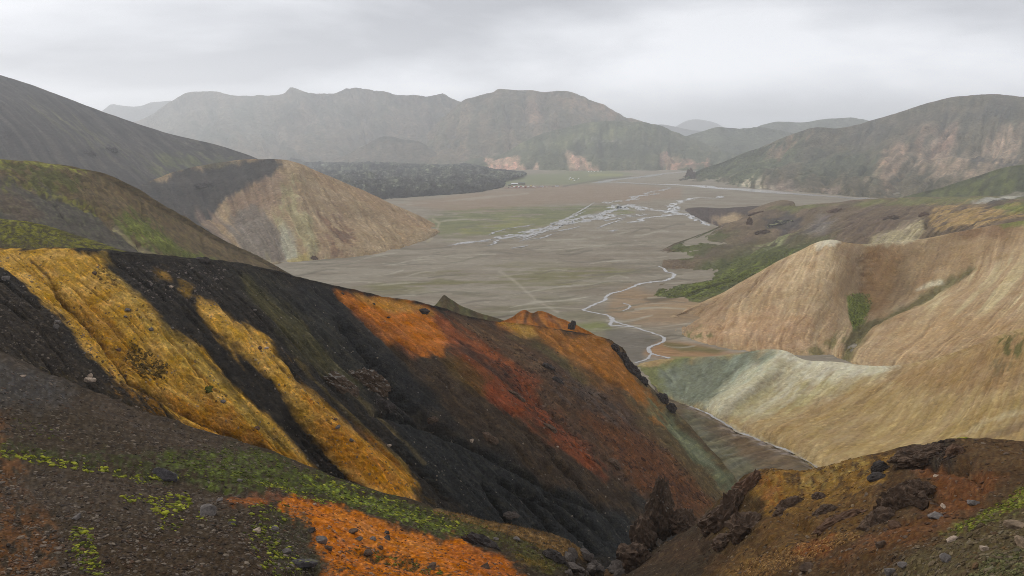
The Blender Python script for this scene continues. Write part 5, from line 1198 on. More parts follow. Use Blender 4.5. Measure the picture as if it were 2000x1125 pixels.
crag_on('rock_outcrop', 'dark crag on the gully wall between the tower and the golden ridge', RS, 1396, 1024, (1.8, 1.4, 1.5), R_dark, 182, .3, ang=-20, sub=4, cells=120, fin=.05)
crag_on('rock_outcrop', 'small dark crag low on the gully wall', RS, 1416, 1060, (1.3, 1.0, .9), R_dark, 183, .2, ang=-20, sub=4, cells=90)
crag_on('rock_outcrop', 'lower broken crag below the golden ridge tip', RS, 1462, 1034, (2.1, 1.6, 1.7), R_dark, 146, .3, ang=8, sub=4, cells=120, fin=.3)
crag_on('rock_outcrop', 'small dark crag on the slope under the golden ridge', RS, 1548, 988, (1.6, 1.0, .9), R_dark, 147, -.1, ang=-25, fin=.4)
crag_on('rock_outcrop', 'little dark knob right of the golden ridge crags', RS, 1602, 972, (.7, .6, .55), R_dark, 148, .1)
crag_on('rock_outcrop', 'low dark rib on the brown slope', RS, 1640, 1015, (2.1, .8, .5), R_brown, 149, -.08, ang=-28, fin=.3)
crag_on('rock_outcrop', 'short dark rib above the orange gravel', RS, 1612, 998, (1.1, .7, .5), R_dark, 150, .05, ang=-30, fin=.3)
crag_on('rock_outcrop', 'big cracked grey crag in the middle of the right slope', RS, 1762, 985, (2.6, 1.5, 1.8), R_dark, 151, -.15, ang=-38, sub=5, cells=170, rough=.26, fin=.25, taper=.3)
crag_on('rock_outcrop', 'dark crag behind the big cracked grey one', RS, 1800, 968, (1.9, 1.3, 1.3), R_dark, 152, -.1, ang=20, sub=5, cells=120, fin=.3)
crag_on('rock_outcrop', 'pointed grey foot of the big cracked crag', RS, 1722, 1018, (1.5, 1.0, 1.1), R_dark, 153, -.1, ang=-20, sub=4, fin=.2)
crag_on('rock_outcrop', 'dark slab standing up on the golden ridge', RS, 1722, 918, (.85, .6, .8), R_black, 154, .35, ang=-35, sub=4, cells=16, rough=.2)
crag_on('rock_outcrop', 'smaller dark slab under the standing slab', RS, 1712, 934, (.8, .6, .5), R_black, 155, .1, ang=-20, sub=3, cells=16)
crag_on('rock_outcrop', 'black rubbly crag on the crest at the right', RS, 1812, 890, (3.1, 1.4, 1.0), R_dark, 156, 0, ang=-8, sub=5, cells=260, rough=.3, fin=.25)
crag_on('rock_outcrop', 'rust brown block at the right end of the black rubbly crag', RS, 1866, 886, (.8, .7, .9), R_brown, 157, .1, sub=4, cells=40)
crag_on('rock_outcrop', 'black slaty outcrop at the corner of the orange patch', FS, 945, 1062, (2.6, 1.1, 1.0), R_black, 158, 0, ang=30, sub=4, cells=220, rough=.3, fin=.3)
crag_on('rock_outcrop', 'small grey outcrop at the foot of the black slope', SS, 1000, 1010, (1.4, .8, .7), R_lav, 159, .8, sub=3)
crag_on('rock_outcrop', 'dark overhang at the end of the grassy bank', FS, 1082, 1088, (1.6, 1.1, 1.0), R_black, 160, 0, ang=30, sub=4, fin=.2)
# middle distance
crag_on('rock_outcrop', 'dark cliff knoll on the mossy brown hill', 'mossy_brown_hill', 1530, 436, (26, 12, 9), R_cap, 170, -1.5, ang=-14, sub=4, cells=160, fin=.2)
crag_on('rock_outcrop', 'small dark rocks left of the cliff knoll', 'mossy_brown_hill', 1488, 452, (11, 7, 5), R_dark, 171, 1, ang=-10)
crag_on('rock_outcrop', 'reddish tooth of rock on the brown hillside', 'mossy_brown_hill', 1466, 440, (4.5, 4, 8), R_brown, 172, 4, fin=.3)
crag_on('rock_outcrop', 'reddish crest rock above the tooth of rock', 'mossy_brown_hill', 1476, 416, (14, 6, 4), R_brown, 173, 2, ang=-14)
crag_on('rock_outcrop', 'dark crag right of the pale hillside, above the cream hollow', 'mossy_brown_hill', 1738, 424, (11, 7, 4.5), R_dark, 174, -1, ang=-18, fin=.2)
crag_on('rock_outcrop', 'brown crag hanging over the cream hollow', 'mossy_brown_hill', 1806, 418, (7, 6, 6), R_brown, 175, -1.5, fin=.2)
crag_on('rock_outcrop', 'dark crag high on the brown hill below its grassy top', 'mossy_brown_hill', 1625, 413, (15, 8, 6), R_brown, 176, -1.8, ang=-20, fin=.2)
crag_on('rock_outcrop', 'dark outcrop left of its twin on the grey mountainside', 'dark_mountain_side', 172, 298, (12, 8, 7), R_black, 177, 0, fin=.3)
crag_on('rock_outcrop', 'dark outcrop right of its twin on the grey mountainside', 'dark_mountain_side', 214, 290, (13, 8, 7), R_black, 178, 0, fin=.3)
crag_on('rock_outcrop', 'broken rocks in the dark face of the two coloured hill', 'black_and_tan_hill', 398, 362, (15, 8, 8), R_black, 179, 0, fin=.3)
crag_on('rock_outcrop', 'small rocks at the foot of the tan flank', 'black_and_tan_hill', 614, 502, (5, 4, 5), R_brown, 180, -1, fin=.2)
crag_on('rock_outcrop', 'rock stack at the toe of the big right hand mountain', 'right_mountain', 1349, 335, (16, 12, 22), R_dark, 181, 4, fin=.3)

# single boulders
BOULD = [
    (FS, 403, 1003, .75, R_grey, 'flat grey boulder with moss at its left end'),
    (FS, 318, 931, 1.0, R_moss, 'dark slab ringed with yellow moss'),
    (FS, 457, 1023, .36, R_black, 'small black boulder beside a round moss cushion'),
    (FS, 502, 1036, .42, R_pale, 'pale orange stone among the moss right of the grey boulder'),
    (FS, 536, 1033, .45, R_grey, 'round grey boulder at the left edge of the orange patch'),
    (FS, 592, 1104, .85, R_moss, 'big mossy dark boulder at the bottom left of the orange patch'),
    (FS, 560, 1078, .34, R_grey, 'bluish stone above the big mossy boulder'),
    (FS, 609, 1038, .42, R_black, 'black stone at the upper left of the orange patch'),
    (FS, 625, 1058, .55, R_grey, 'cluster boulder on the orange patch, left side'),
    (FS, 642, 1071, .36, R_dark, 'dark stone under the cluster boulder on the orange patch'),
    (FS, 688, 1039, .5, R_dark, 'dark boulder in the middle of the orange patch'),
    (FS, 698, 1052, .34, R_grey, 'grey stone just below the middle boulder of the orange patch'),
    (FS, 728, 1052, .36, R_grey, 'grey stone in the right half of the orange patch'),
    (FS, 756, 1040, .36, R_black, 'upper of two black stones on the orange patch'),
    (FS, 758, 1051, .42, R_black, 'lower of two black stones on the orange patch'),
    (FS, 746, 1070, .3, R_brown, 'small brown stone low on the orange patch'),
    (FS, 716, 1081, .55, R_dark, 'dark boulder in the mossy streak across the orange patch'),
    (FS, 842, 1108, .5, R_dark, 'dark boulder low on the orange patch, right part'),
    (FS, 949, 1106, .5, R_dark, 'dark boulder at the bottom edge of the orange patch'),
    (FS, 616, 985, .3, R_pale, 'pale stone at the top of the orange patch'),
    (FS, 428, 975, .3, R_grey, 'grey stone left of the small orange spot'),
    (FS, 150, 1010, .32, R_grey, 'grey stone on the dark gravel at the left'),
    (FS, 470, 940, .34, R_grey, 'grey stone below the green bank'),
    (FS, 345, 977, .34, R_black, 'dark stone amid the bright moss cushions'),
    (FS, 44, 735, .4, R_pale, 'pale stone near the left edge on the dark scree'),
    (FS, 1010, 1052, .5, R_grey, 'pale grey stone on the grassy bank'),
    (FS, 968, 1052, .4, R_grey, 'grey stone beside the black slaty outcrop'),
    (SS, 176, 742, .75, R_pale, 'flat pale boulder in the dark crease left of the yellow stripe'),
    (SS, 178, 733, .5, R_pale, 'smaller pale boulder above the flat one in the crease'),
    (SS, 924, 860, .55, R_pale, 'single pale boulder in the black channel'),
    (SS, 1089, 870, .3, R_pale, 'pale stone on the dark slope below the red streak'),
    (SS, 248, 604, .5, R_grey, 'grey boulder in the middle of the wide yellow stripe'),
    (SS, 248, 618, .4, R_grey, 'grey stone under the middle boulder of the wide yellow stripe'),
    (SS, 294, 643, .45, R_grey, 'grey stone half way down the wide yellow stripe'),
    (SS, 232, 682, .45, R_brown, 'brown stone at the crease of the wide yellow stripe'),
    (SS, 185, 533, .5, R_dark, 'dark stone near the top of the wide yellow stripe'),
    (SS, 339, 640, .4, R_grey, 'grey stone at the right edge of the wide yellow stripe'),
    (SS, 437, 783, .5, R_grey, 'grey boulder low on the wide yellow stripe'),
    (SS, 502, 836, .45, R_brown, 'brown boulder near the lower end of the wide yellow stripe'),
    (SS, 510, 678, .45, R_brown, 'brown stone on the second yellow stripe'),
    (SS, 520, 679, .4, R_pale, 'pale stone beside the brown one on the second yellow stripe'),
    (SS, 656, 818, .4, R_brown, 'dark brown stone half way down the second yellow stripe'),
    (SS, 662, 834, .45, R_grey, 'grey stone half way down the second yellow stripe'),
    (SS, 688, 858, .42, R_grey, 'grey stone low on the second yellow stripe'),
    (SS, 760, 868, .45, R_pale, 'reddish stone on the right edge of the second yellow stripe'),
    (SS, 337, 560, .4, R_pale, 'pale stone on the black scree between the yellow stripes'),
    (SS, 113, 628, .5, R_grey, 'pale stone on the dark scree left of the yellow stripe'),
    (SS, 111, 638, .5, R_grey, 'grey stone right under the pale one on the left dark scree'),
    (SS, 12, 543, .6, R_grey, 'grey boulder at the left edge under the yellow crest'),
    (SS, 500, 605, .4, R_grey, 'grey stone on the black slope right of the second stripe top'),
    (SS, 671, 572, .4, R_black, 'dark stone on the skyline at the start of the orange'),
    (SS, 762, 619, .35, R_black, 'dark stone in the upper orange area'),
    (SS, 730, 592, .35, R_black, 'dark stone near the skyline of the orange area'),
    (SS, 832, 996, .5, R_pale, 'pale stone low in the black gullies'),
    (RS, 1876, 927, .62, R_brown, 'brown boulder on the rust red slope'),
    (RS, 1828, 928, .22, R_pale, 'small orange stone left of the brown boulder'),
    (RS, 1844, 990, .32, R_pale, 'orange stone on the rust red slope below the brown boulder'),
    (RS, 1985, 1030, .5, R_brownpale, 'pale rounded boulder at the right edge'),
    (RS, 1996, 1062, .42, R_brownpale, 'paler slab at the right edge under the rounded boulder'),
    (RS, 1850, 1094, .36, R_grey, 'flat grey stone in the lower right gravel'),
    (RS, 1738, 1118, .4, R_grey, 'grey stone at the bottom edge of the right slope'),
    (RS, 1764, 1104, .3, R_grey, 'small grey stone near the bottom edge of the right slope'),
    (RS, 1925, 1072, .3, R_pale, 'pale stone in the lower right gravel'),
    (RS, 1745, 1028, .45, R_brown, 'brown boulder at the foot of the big cracked crag'),
    (RS, 1860, 1053, .32, R_pale, 'light stone below the moss strip'),
    (RS, 1718, 1066, .4, R_dark, 'dark stone on the brown slope under the cracked crag'),
    (RS, 1580, 1110, .5, R_dark, 'dark stone in the orange gravel at the bottom'),
    (RS, 1830, 1010, .5, R_grey, 'grey boulder right of the big cracked crag'),
    (RS, 1900, 985, .4, R_grey, 'grey stone at the top of the moss strip'),
]
for q, (pn, x, y, r, mt, lab) in enumerate(BOULD):
    P, F = rock_shape(3, 300 + q, 9 + q % 5, .05)
    r2 = np.random.default_rng(500 + q)
    P = P * np.array([r * r2.uniform(1.0, 1.35), r * r2.uniform(.8, 1.1), r * r2.uniform(.6, .85)])
    P = P @ rotm(r2.uniform(-.3, .3), r2.uniform(-.3, .3), r2.uniform(0, 6)).T
    o = link('boulder', mesh_np('boulder', P, F, False), mt, label=lab, cat='boulder')
    o.location = on(pn, x, y, r * .18)
# grey boulders choking the gully bottom: alike, told apart by nothing
shapes = [mesh_np('gully_boulder', rock_shape(2, 700 + k, 9, .06)[0] * np.array([1.15, 1, .75]), ICO[2][1], False) for k in range(7)]
for me in shapes: me.materials.append(R_lav)
gb = np.random.default_rng(77)
for k in range(56):
    x, y = gb.uniform(1105, 1232), gb.uniform(1062, 1124)
    if y < 1060 + abs(x - 1180) * .35: continue
    o = bpy.data.objects.new('gully_boulder', shapes[k % 7]); COL.objects.link(o)
    pa, pb = on(FS, x, y), on(RS, x, y)
    P_ = pa if math.hypot(*(np.array(survey(pa[None]))[:, 0] - (x, y))) < math.hypot(*(np.array(survey(pb[None]))[:, 0] - (x, y))) else pb
    s = gb.uniform(.3, 1.0) ** 1.5 * 1.3
    o.scale = (s, s * gb.uniform(.8, 1.1), s * gb.uniform(.7, 1)); o.rotation_euler = (gb.uniform(-.4, .4), gb.uniform(-.4, .4), gb.uniform(0, 6.3))
    o.location = P_ + np.array([0, 0, s * .25])
    o['label'] = 'grey boulder in the rubble choking the gully bottom'; o['category'] = 'boulder'; o['group'] = 'grey boulders in the gully bottom'

# ------------------------------------------------------------------ scree, moss, grass
def scatter_pts(pname, poly, n, r_, mot=None, ms=14):
    P = PATCH[pname]; nb = P['nb']
    px, py = P['px'][:, nb:], P['py'][:, nb:]
    sel = np.argwhere((seg_dist(px, py, poly, True) < 0))
    if mot is not None:
        a, b = sel[:, 0], sel[:, 1] + nb
        nz = fbm(px[a, b - nb] / ms, py[a, b - nb] / ms * 1.6, 4, 91)
        sel = sel[nz > mot]
    if len(sel) == 0: return np.zeros((0, 3)), np.zeros((0, 3)), np.zeros((0, 3))
    k = sel[r_.integers(0, len(sel), n)]; a, b = k[:, 0], k[:, 1] + nb
    a2, b2 = np.minimum(a + 1, P['nu'] - 1), np.minimum(b + 1, P['N'] - 1)
    f, g = r_.random((n, 1)), r_.random((n, 1))
    pos = P['G'][a, b] * (1 - f) * (1 - g) + P['G'][a2, b] * f * (1 - g) + P['G'][a, b2] * (1 - f) * g + P['G'][a2, b2] * f * g
    return pos, P['n'][a, b], P['C'][a, b]
V0, F0 = ICO[1]
def base_stones(k, seed):
    r_ = np.random.default_rng(seed); out = []
    bm = bmesh.new(); bmesh.ops.create_icosphere(bm, subdivisions=1, radius=1); bm.free()
    phi = (1 + 5 ** .5) / 2
    v = np.array([(-1, phi, 0), (1, phi, 0), (-1, -phi, 0), (1, -phi, 0), (0, -1, phi), (0, 1, phi), (0, -1, -phi), (0, 1, -phi), (phi, 0, -1), (phi, 0, 1), (-phi, 0, -1), (-phi, 0, 1)]) / math.hypot(1, phi)
    for _ in range(k): out.append(v * r_.uniform(.55, 1.15, (12, 1)) * np.array([1.2, 1, .75]))
    return np.array(out)
F12 = np.array([(0, 11, 5), (0, 5, 1), (0, 1, 7), (0, 7, 10), (0, 10, 11), (1, 5, 9), (5, 11, 4), (11, 10, 2), (10, 7, 6), (7, 1, 8), (3, 9, 4), (3, 4, 2), (3, 2, 6), (3, 6, 8), (3, 8, 9), (4, 9, 5), (2, 4, 11), (6, 2, 10), (8, 6, 7), (9, 8, 1)])
BS = base_stones(24, 5)
def lumps(name, label, jobs, mat, base, sink, seed, kind='stuff'):
    """jobs: (landform, outline, count, min size, max size, colours, blend with the soil, flatten, threshold)"""
    r_ = np.random.default_rng(seed); VV, CC, n_ = [], [], 0
    for (pn, poly, n, s0, s1, cols, blend, flat, mot, ms) in jobs:
        pos, nr, sc = scatter_pts(pn, poly, n, r_, mot, ms)
        n = len(pos)
        if not n: continue
        s = s0 * (s1 / s0) ** (r_.random(n) ** 2.2)
        sh = base[r_.integers(0, len(base), n)].copy()
        a = r_.uniform(0, 6.283, n); ca, sa = np.cos(a)[:, None], np.sin(a)[:, None]
        x, y = sh[..., 0] * ca - sh[..., 1] * sa, sh[..., 0] * sa + sh[..., 1] * ca
        z = sh[..., 2] * flat
        # lay the lump on the slope
        t1 = np.cross(nr, [0, 1.0, 0]); t1 /= np.linalg.norm(t1, axis=1, keepdims=True); t2 = np.cross(nr, t1)
        W = (x[..., None] * t1[:, None] + y[..., None] * t2[:, None] + z[..., None] * nr[:, None]) * s[:, None, None] + (pos + nr * (s * sink)[:, None])[:, None]
        c = np.array([lin(q) for q in cols])[r_.integers(0, len(cols), n)] * r_.uniform(.7, 1.25, (n, 1))
        ex = np.maximum(c[:, 1] - c[:, 0], 0); c[:, 0] += .5 * ex; c[:, 2] += .1 * ex
        c = c * (1 - blend) + sc * blend * r_.uniform(.75, 1.3, (n, 1))
        VV.append(W.reshape(-1, 3)); CC.append(np.repeat(c, W.shape[1], 0)); n_ += n
    V = np.concatenate(VV); C = np.concatenate(CC); m = base.shape[1]; T = F12 if m == 12 else F0
    F = (np.arange(n_)[:, None, None] * m + T[None]).reshape(-1, 3)
    return link(name, mesh_np(name, V, F, base is not BS, C), mat, label=label, kind=kind)
M_stone = ground_mat('loose_stone', 0.12, bump=0.3, var=0.25, speck=0.1)
M_mossy = ground_mat('moss_cushion', 0.06, bump=0.9, var=0.3, speck=0.1)
FRONT = [(-100, 690), (130, 750), (260, 800), (480, 866), (600, 912), (780, 975), (890, 1004), (1020, 1034), (1120, 1066), (1160, 1140), (-100, 1140)]
UPPER = [(-100, 690), (130, 750), (260, 800), (480, 866), (600, 912), (520, 930), (300, 900), (100, 860), (-100, 830)]
STN = [(112, 102, 92), (84, 76, 70), (70, 62, 56), (52, 47, 44), (128, 116, 102), (92, 72, 58)]
lumps('scree', 'loose small stones strewn over the brown foreground slope', [
    (FS, FRONT, 8000, .05, .26, STN, .35, .7, None, 14),
    (FS, UPPER, 3500, .07, .3, STN, .4, .7, None, 14),
    (FS, [(-40, 920), (600, 960), (620, 1140), (-40, 1140)], 4500, .05, .2, STN, .3, .7, -.1, 40),
    (FS, [(590, 985), (800, 1045), (950, 1090), (1040, 1140), (640, 1140), (600, 1040)], 420, .05, .28, [(96, 70, 52), (150, 92, 50), (84, 66, 56), (120, 100, 88)], .2, .7, None, 14)], M_stone, BS, .1, 61)
lumps('scree', 'loose stones strewn over the rusty slope at the right', [
    (RS, [(1200, 1100), (1400, 990), (1480, 915), (1740, 885), (1860, 860), (2010, 868), (2010, 1140), (1200, 1140)], 4200, .05, .26, STN + [(104, 78, 54)], .5, .7, None, 14),
    (RS, [(1480, 920), (1740, 886), (1730, 930), (1600, 990), (1500, 1000)], 2000, .05, .22, [(136, 106, 60), (150, 122, 76), (104, 78, 44)], .4, .7, None, 14),
    (RS, [(1400, 1130), (1500, 1080), (1660, 1040), (1680, 1052), (1560, 1100), (1480, 1140)], 2200, .05, .18, [(150, 118, 76), (132, 100, 62), (108, 78, 50)], .35, .7, None, 14),
    (RS, [(1640, 1140), (1800, 1050), (2010, 980), (2010, 1140)], 1500, .04, .22, [(112, 98, 80), (92, 78, 62), (78, 66, 52)], .45, .65, None, 14),
    (RS, [(1755, 880), (1860, 860), (1870, 905), (1780, 915)], 600, .1, .4, [(54, 46, 42), (70, 58, 50)], .1, .9, None, 14)], M_stone, BS, .1, 62)
lumps('scree', 'loose stones lying on the striped slope', [
    (SS, [(-60, 500), (560, 545), (840, 605), (1190, 668), (1440, 945), (1400, 1010), (1160, 1100), (600, 930), (-60, 720)], 3600, .07, .26, [(112, 106, 100), (86, 80, 76), (60, 56, 54), (140, 128, 114)], .35, .7, None, 14),
    (SS, [(-60, 520), (130, 620), (250, 740), (340, 830), (330, 860), (-60, 715)], 1100, .08, .34, [(104, 94, 84), (70, 62, 54), (54, 48, 44)], .2, .7, None, 14),
    (SS, [(210, 500), (440, 520), (420, 600), (300, 590)], 500, .08, .36, [(110, 100, 94), (70, 64, 60)], .1, .7, None, 14),
    (SS, YB1, 420, .08, .32, [(104, 82, 50), (82, 64, 40), (128, 112, 92)], .2, .7, None, 14),
    (SS, [(250, 665), (292, 690), (328, 715), (320, 738), (270, 726), (248, 700)], 300, .12, .42, [(62, 52, 32), (84, 68, 38), (104, 84, 46)], .1, .7, None, 14),
    (SS, YB2, 200, .08, .3, [(104, 82, 50), (96, 84, 76), (128, 112, 92)], .2, .7, None, 14),
    (SS, [(900, 625), (1190, 760), (1400, 980), (1300, 1000), (1000, 800)], 2600, .1, .5, [(92, 76, 66), (66, 54, 46), (112, 96, 84), (50, 44, 40)], .4, .6, None, 14),
    (SS, [(950, 690), (1100, 730), (1330, 900), (1400, 985), (1290, 985), (1080, 850)], 900, .25, .8, [(60, 48, 42), (74, 58, 50), (48, 40, 38)], .35, .45, .05, 30),
    (SS, [(900, 640), (1080, 680), (1200, 790), (1180, 800), (1000, 720)], 420, .2, .7, [(66, 54, 46), (92, 76, 64)], .4, .45, .0, 24),
    (SS, [(1230, 860), (1420, 960), (1400, 1005), (1300, 1000)], 600, .08, .3, [(92, 76, 66), (66, 54, 46)], .4, .6, None, 14)], M_stone, BS, .1, 63)
DOME = BS[:14] * np.array([.9, 1, .8])
BRI = [(142, 144, 50), (120, 124, 44), (158, 156, 66), (96, 104, 40)]
DRK = [(74, 86, 36), (88, 100, 42), (60, 68, 32), (108, 118, 48)]
lumps('moss', 'yellow green moss cushions growing on the foreground slope', [
    (FS, [(-60, 868), (60, 888), (160, 906), (300, 935), (300, 942), (140, 918), (-60, 884)], 420, .08, .34, BRI, 0, .6, .0, 16),
    (FS, [(-60, 850), (120, 885), (300, 900), (480, 880), (620, 925), (600, 955), (440, 945), (250, 930), (100, 905), (-60, 880)], 900, .06, .26, DRK, .25, .6, .1, 22),
    (FS, [(300, 885), (480, 870), (600, 914), (780, 976), (900, 1008), (960, 1032), (940, 1052), (860, 1042), (740, 1012), (640, 978), (520, 950), (380, 935)], 2600, .08, .34, DRK, .1, .6, .0, 18),
    (FS, [(590, 920), (700, 950), (800, 985), (900, 1015), (900, 1036), (800, 1020), (680, 985), (600, 950)], 1500, .1, .38, BRI, .1, .6, .12, 14),
    (FS, [(480, 940), (560, 948), (660, 985), (640, 988), (560, 965)], 320, .08, .26, BRI, 0, .6, .0, 12),
    (FS, [(288, 972), (330, 962), (368, 966), (374, 985), (345, 1015), (300, 1008), (286, 990)], 230, .1, .36, BRI, 0, .75, -.05, 10),
    (FS, [(235, 970), (280, 966), (285, 980), (240, 984)], 26, .1, .3, BRI, 0, .75, None, 10), (FS, [(310, 1010), (360, 1010), (345, 1040), (300, 1035)], 70, .06, .24, DRK + BRI, 0, .7, -.05, 10),
    (FS, [(265, 935), (282, 933), (285, 950), (262, 945)], 10, .15, .34, BRI, 0, .7, None, 10), (FS, [(298, 928), (346, 934), (346, 942), (300, 940)], 44, .12, .32, BRI, 0, .6, None, 10),
    (FS, [(383, 1000), (396, 1000), (400, 1022), (384, 1015)], 12, .1, .3, BRI, 0, .7, None, 10), (FS, [(442, 1012), (456, 1012), (455, 1028), (442, 1028)], 8, .22, .36, BRI, 0, .8, None, 10),
    (FS, [(485, 985), (560, 978), (570, 1010), (545, 1040), (520, 1060), (490, 1040)], 300, .06, .3, BRI + DRK, .1, .7, .0, 12),
    (FS, [(470, 1040), (560, 1055), (610, 1125), (520, 1125)], 420, .06, .26, DRK + BRI, .15, .65, .05, 14),
    (FS, [(140, 1030), (175, 1030), (185, 1075), (215, 1125), (160, 1125), (125, 1080)], 360, .06, .26, DRK + BRI, .1, .7, -.05, 14),
    (FS, [(15, 815), (120, 835), (120, 862), (20, 840)], 70, .06, .22, DRK, .1, .6, .05, 10),
    (FS, [(680, 1066), (800, 1098), (880, 1120), (840, 1125), (720, 1095)], 260, .05, .22, DRK, .2, .6, .05, 12),
    (RS, [(1850, 1042), (1900, 1010), (2010, 945), (2010, 982), (1900, 1034)], 1000, .05, .2, BRI + DRK + DRK, .35, .5, .0, 12),
    (RS, [(1870, 856), (1890, 856), (1886, 862), (1872, 862)], 30, .15, .4, BRI, 0, .6, None, 10),
    (RS, [(1880, 1130), (1940, 1085), (2010, 1070), (2010, 1130)], 500, .06, .2, [(92, 90, 60), (108, 106, 70), (76, 76, 48)], .2, .6, .0, 12)], M_mossy, DOME, .12, 64)
o_ = lumps('moss', 'round dark moss clump alone on the wide yellow stripe', [(SS, [(400, 755), (410, 755), (410, 765), (400, 765)], 60, .2, .45, [(62, 66, 30), (80, 84, 36)], 0, .9, None, 10)], M_mossy, DOME, .2, 65)
lumps('moss', 'green moss tussocks in the gully of the tan hills', [('tan_cone_hills', [(1657, 574), (1694, 570), (1703, 590), (1690, 620), (1668, 642), (1657, 612)], 900, .5, 1.6, [(96, 112, 44), (120, 134, 54), (78, 92, 38)], .2, .6, None, 10)], M_mossy, DOME, .05, 66)
lumps('moss', 'green moss hummocks on the brown hill above the brook', [
    ('mossy_brown_hill', [(1280, 575), (1310, 552), (1450, 500), (1560, 482), (1540, 505), (1440, 555), (1370, 582), (1310, 586)], 2600, .6, 2.0, [(84, 98, 40), (104, 120, 46), (68, 78, 38), (88, 92, 44)], .35, .5, -.05, 22),
    ('mossy_brown_hill', [(1312, 485), (1345, 460), (1400, 449), (1435, 449), (1395, 482), (1345, 510), (1318, 505)], 900, .6, 1.8, [(84, 94, 46), (98, 106, 50)], .4, .5, -.05, 22)], M_mossy, DOME, .05, 67)
lumps('moss', 'green moss hummocks on the dark left hill', [
    ('mossy_left_hill', [(218, 420), (262, 407), (312, 442), (352, 482), (430, 515), (370, 518), (310, 490), (262, 462)], 1500, .25, .8, [(92, 98, 46), (108, 112, 54), (78, 84, 38)], .5, .5, -.05, 18),
    ('mossy_left_hill', [(0, 314), (120, 325), (180, 350), (170, 385), (80, 368), (0, 340)], 1200, .2, .6, [(100, 96, 50), (84, 80, 46), (66, 60, 38)], .6, .5, .0, 14),
    ('moss_bank', [(0, 432), (100, 450), (200, 482), (200, 492), (0, 490)], 1500, .12, .4, [(128, 124, 50), (104, 102, 44), (84, 78, 44)], .3, .5, .0, 12)], M_mossy, DOME, .05, 68)
def make_grass():
    r_ = np.random.default_rng(69)
    VV, CC = [], []
    for poly, n, cols, h0, h1 in [
            ([(842, 996), (900, 1004), (1050, 1036), (1120, 1062), (1150, 1092), (1100, 1086), (1020, 1056), (940, 1030), (880, 1014)], 9000, [(148, 112, 66), (168, 130, 82), (116, 88, 52), (132, 108, 58)], .12, .4),
            ([(880, 1012), (960, 1036), (1060, 1066), (1110, 1112), (1060, 1122), (1000, 1082), (920, 1046)], 5000, [(96, 96, 48), (118, 104, 56), (76, 82, 40)], .1, .32)]:
        pos, nr, _ = scatter_pts(FS, poly, n, r_)
        h = r_.uniform(h0, h1, n)[:, None]
        a = r_.uniform(0, 6.283, n); d = np.stack([np.cos(a), np.sin(a), np.zeros(n)], 1)
        w = 0.022
        lean = r_.normal(size=(n, 3)) * .35; lean[:, 2] = 1
        tip = pos + lean * h
        VV.append(np.stack([pos - d * w, pos + d * w, tip], 1).reshape(-1, 3))
        c = np.array([lin(q) for q in cols])[r_.integers(0, len(cols), n)] * r_.uniform(.75, 1.25, (n, 1))
        CC.append(np.repeat(c, 3, 0))
    V = np.concatenate(VV); F = np.arange(len(V)).reshape(-1, 3)
    link('grass', mesh_np('grass', V, F, False, np.concatenate(CC)), M_mossy, label='dry straw coloured grass along the edge of the foreground bank', kind='stuff')
make_grass()

# ------------------------------------------------------------------ the camp far out on the plain
def solid(name, mat, V, F, parent=None, **k):
    me = bpy.data.meshes.new(name); me.from_pydata(V, [], F); return link(name, me, mat, parent=parent, **k)
def box_vf(x0, x1, y0, y1, z0, z1):
    V = [(x, y, z) for x in (x0, x1) for y in (y0, y1) for z in (z0, z1)]
    return V, [(0, 1, 3, 2), (4, 6, 7, 5), (0, 4, 5, 1), (2, 3, 7, 6), (0, 2, 6, 4), (1, 5, 7, 3)]
P_wall = plain_mat('hut_boards', (120, 108, 96), scale=.8); P_roofw = plain_mat('white_roof_sheet', (226, 226, 224), .5, .05, .5, 0); P_roofg = plain_mat('grey_green_roof', (112, 118, 108), .6, .1, .5, 0)
P_glass = plain_mat('hut_glass', (40, 44, 50), .15, .1, 1, 0, .5); P_door = plain_mat('hut_door', (92, 60, 48), .7, .1, 1, 0)
def hut(px, py, L, D, Hh, roof, label):
    o = bpy.data.objects.new('hut', None); COL.objects.link(o); o.location = fl(px, py); o.rotation_euler = (0, 0, .06)
    o['label'] = label; o['category'] = 'hut'; o['group'] = 'huts of the camp'
    solid('wall', P_wall, *box_vf(-L / 2, L / 2, -D / 2, D / 2, -1, Hh), parent=o)
    e_, rz = .6, D * .32
    V = [(x, y, z) for x in (-L / 2 - e_, L / 2 + e_) for (y, z) in ((-D / 2 - e_, Hh - .2), (0, Hh + rz), (D / 2 + e_, Hh - .2), (0, Hh + .02))]
    solid('roof', roof, V, [(0, 4, 5, 1), (1, 5, 6, 2), (2, 6, 7, 3), (3, 7, 4, 0), (0, 1, 2, 3), (4, 7, 6, 5)], parent=o)
    n = max(2, int(L / 4.5))
    for k in range(n):
        x = -L / 2 + (k + .5) * L / n
        if k == n // 2: solid('door', P_door, *box_vf(x - .6, x + .6, -D / 2 - .08, -D / 2 - .003, 0, 2.2), parent=o)
        else: solid('window', P_glass, *box_vf(x - .8, x + .8, -D / 2 - .06, -D / 2 - .003, 1.2, 2.4), parent=o)
hut(975.5, 360.5, 24, 10, 4.2, P_roofg, 'grey green hut standing apart at the left of the camp')
hut(1005, 361.5, 20, 9, 4.0, P_roofw, 'hut with a bright white roof in the camp')
hut(1019, 360.5, 22, 10, 4.6, P_roofg, 'long grey roofed hut right of the white roofed one')
hut(995, 363, 9, 6, 3.0, P_roofg, 'smallest hut at the left foot of the white roofed one')
paint = {k: plain_mat(k + '_paint', c, .35, .05, 1, 0, .5) for k, c in dict(white=(232, 232, 232), red=(142, 52, 46), grey=(120, 122, 126), dark=(48, 50, 56), blue=(62, 82, 120)).items()}
P_tyre = plain_mat('tyre', (30, 30, 30), .9, .1, 1, 0)
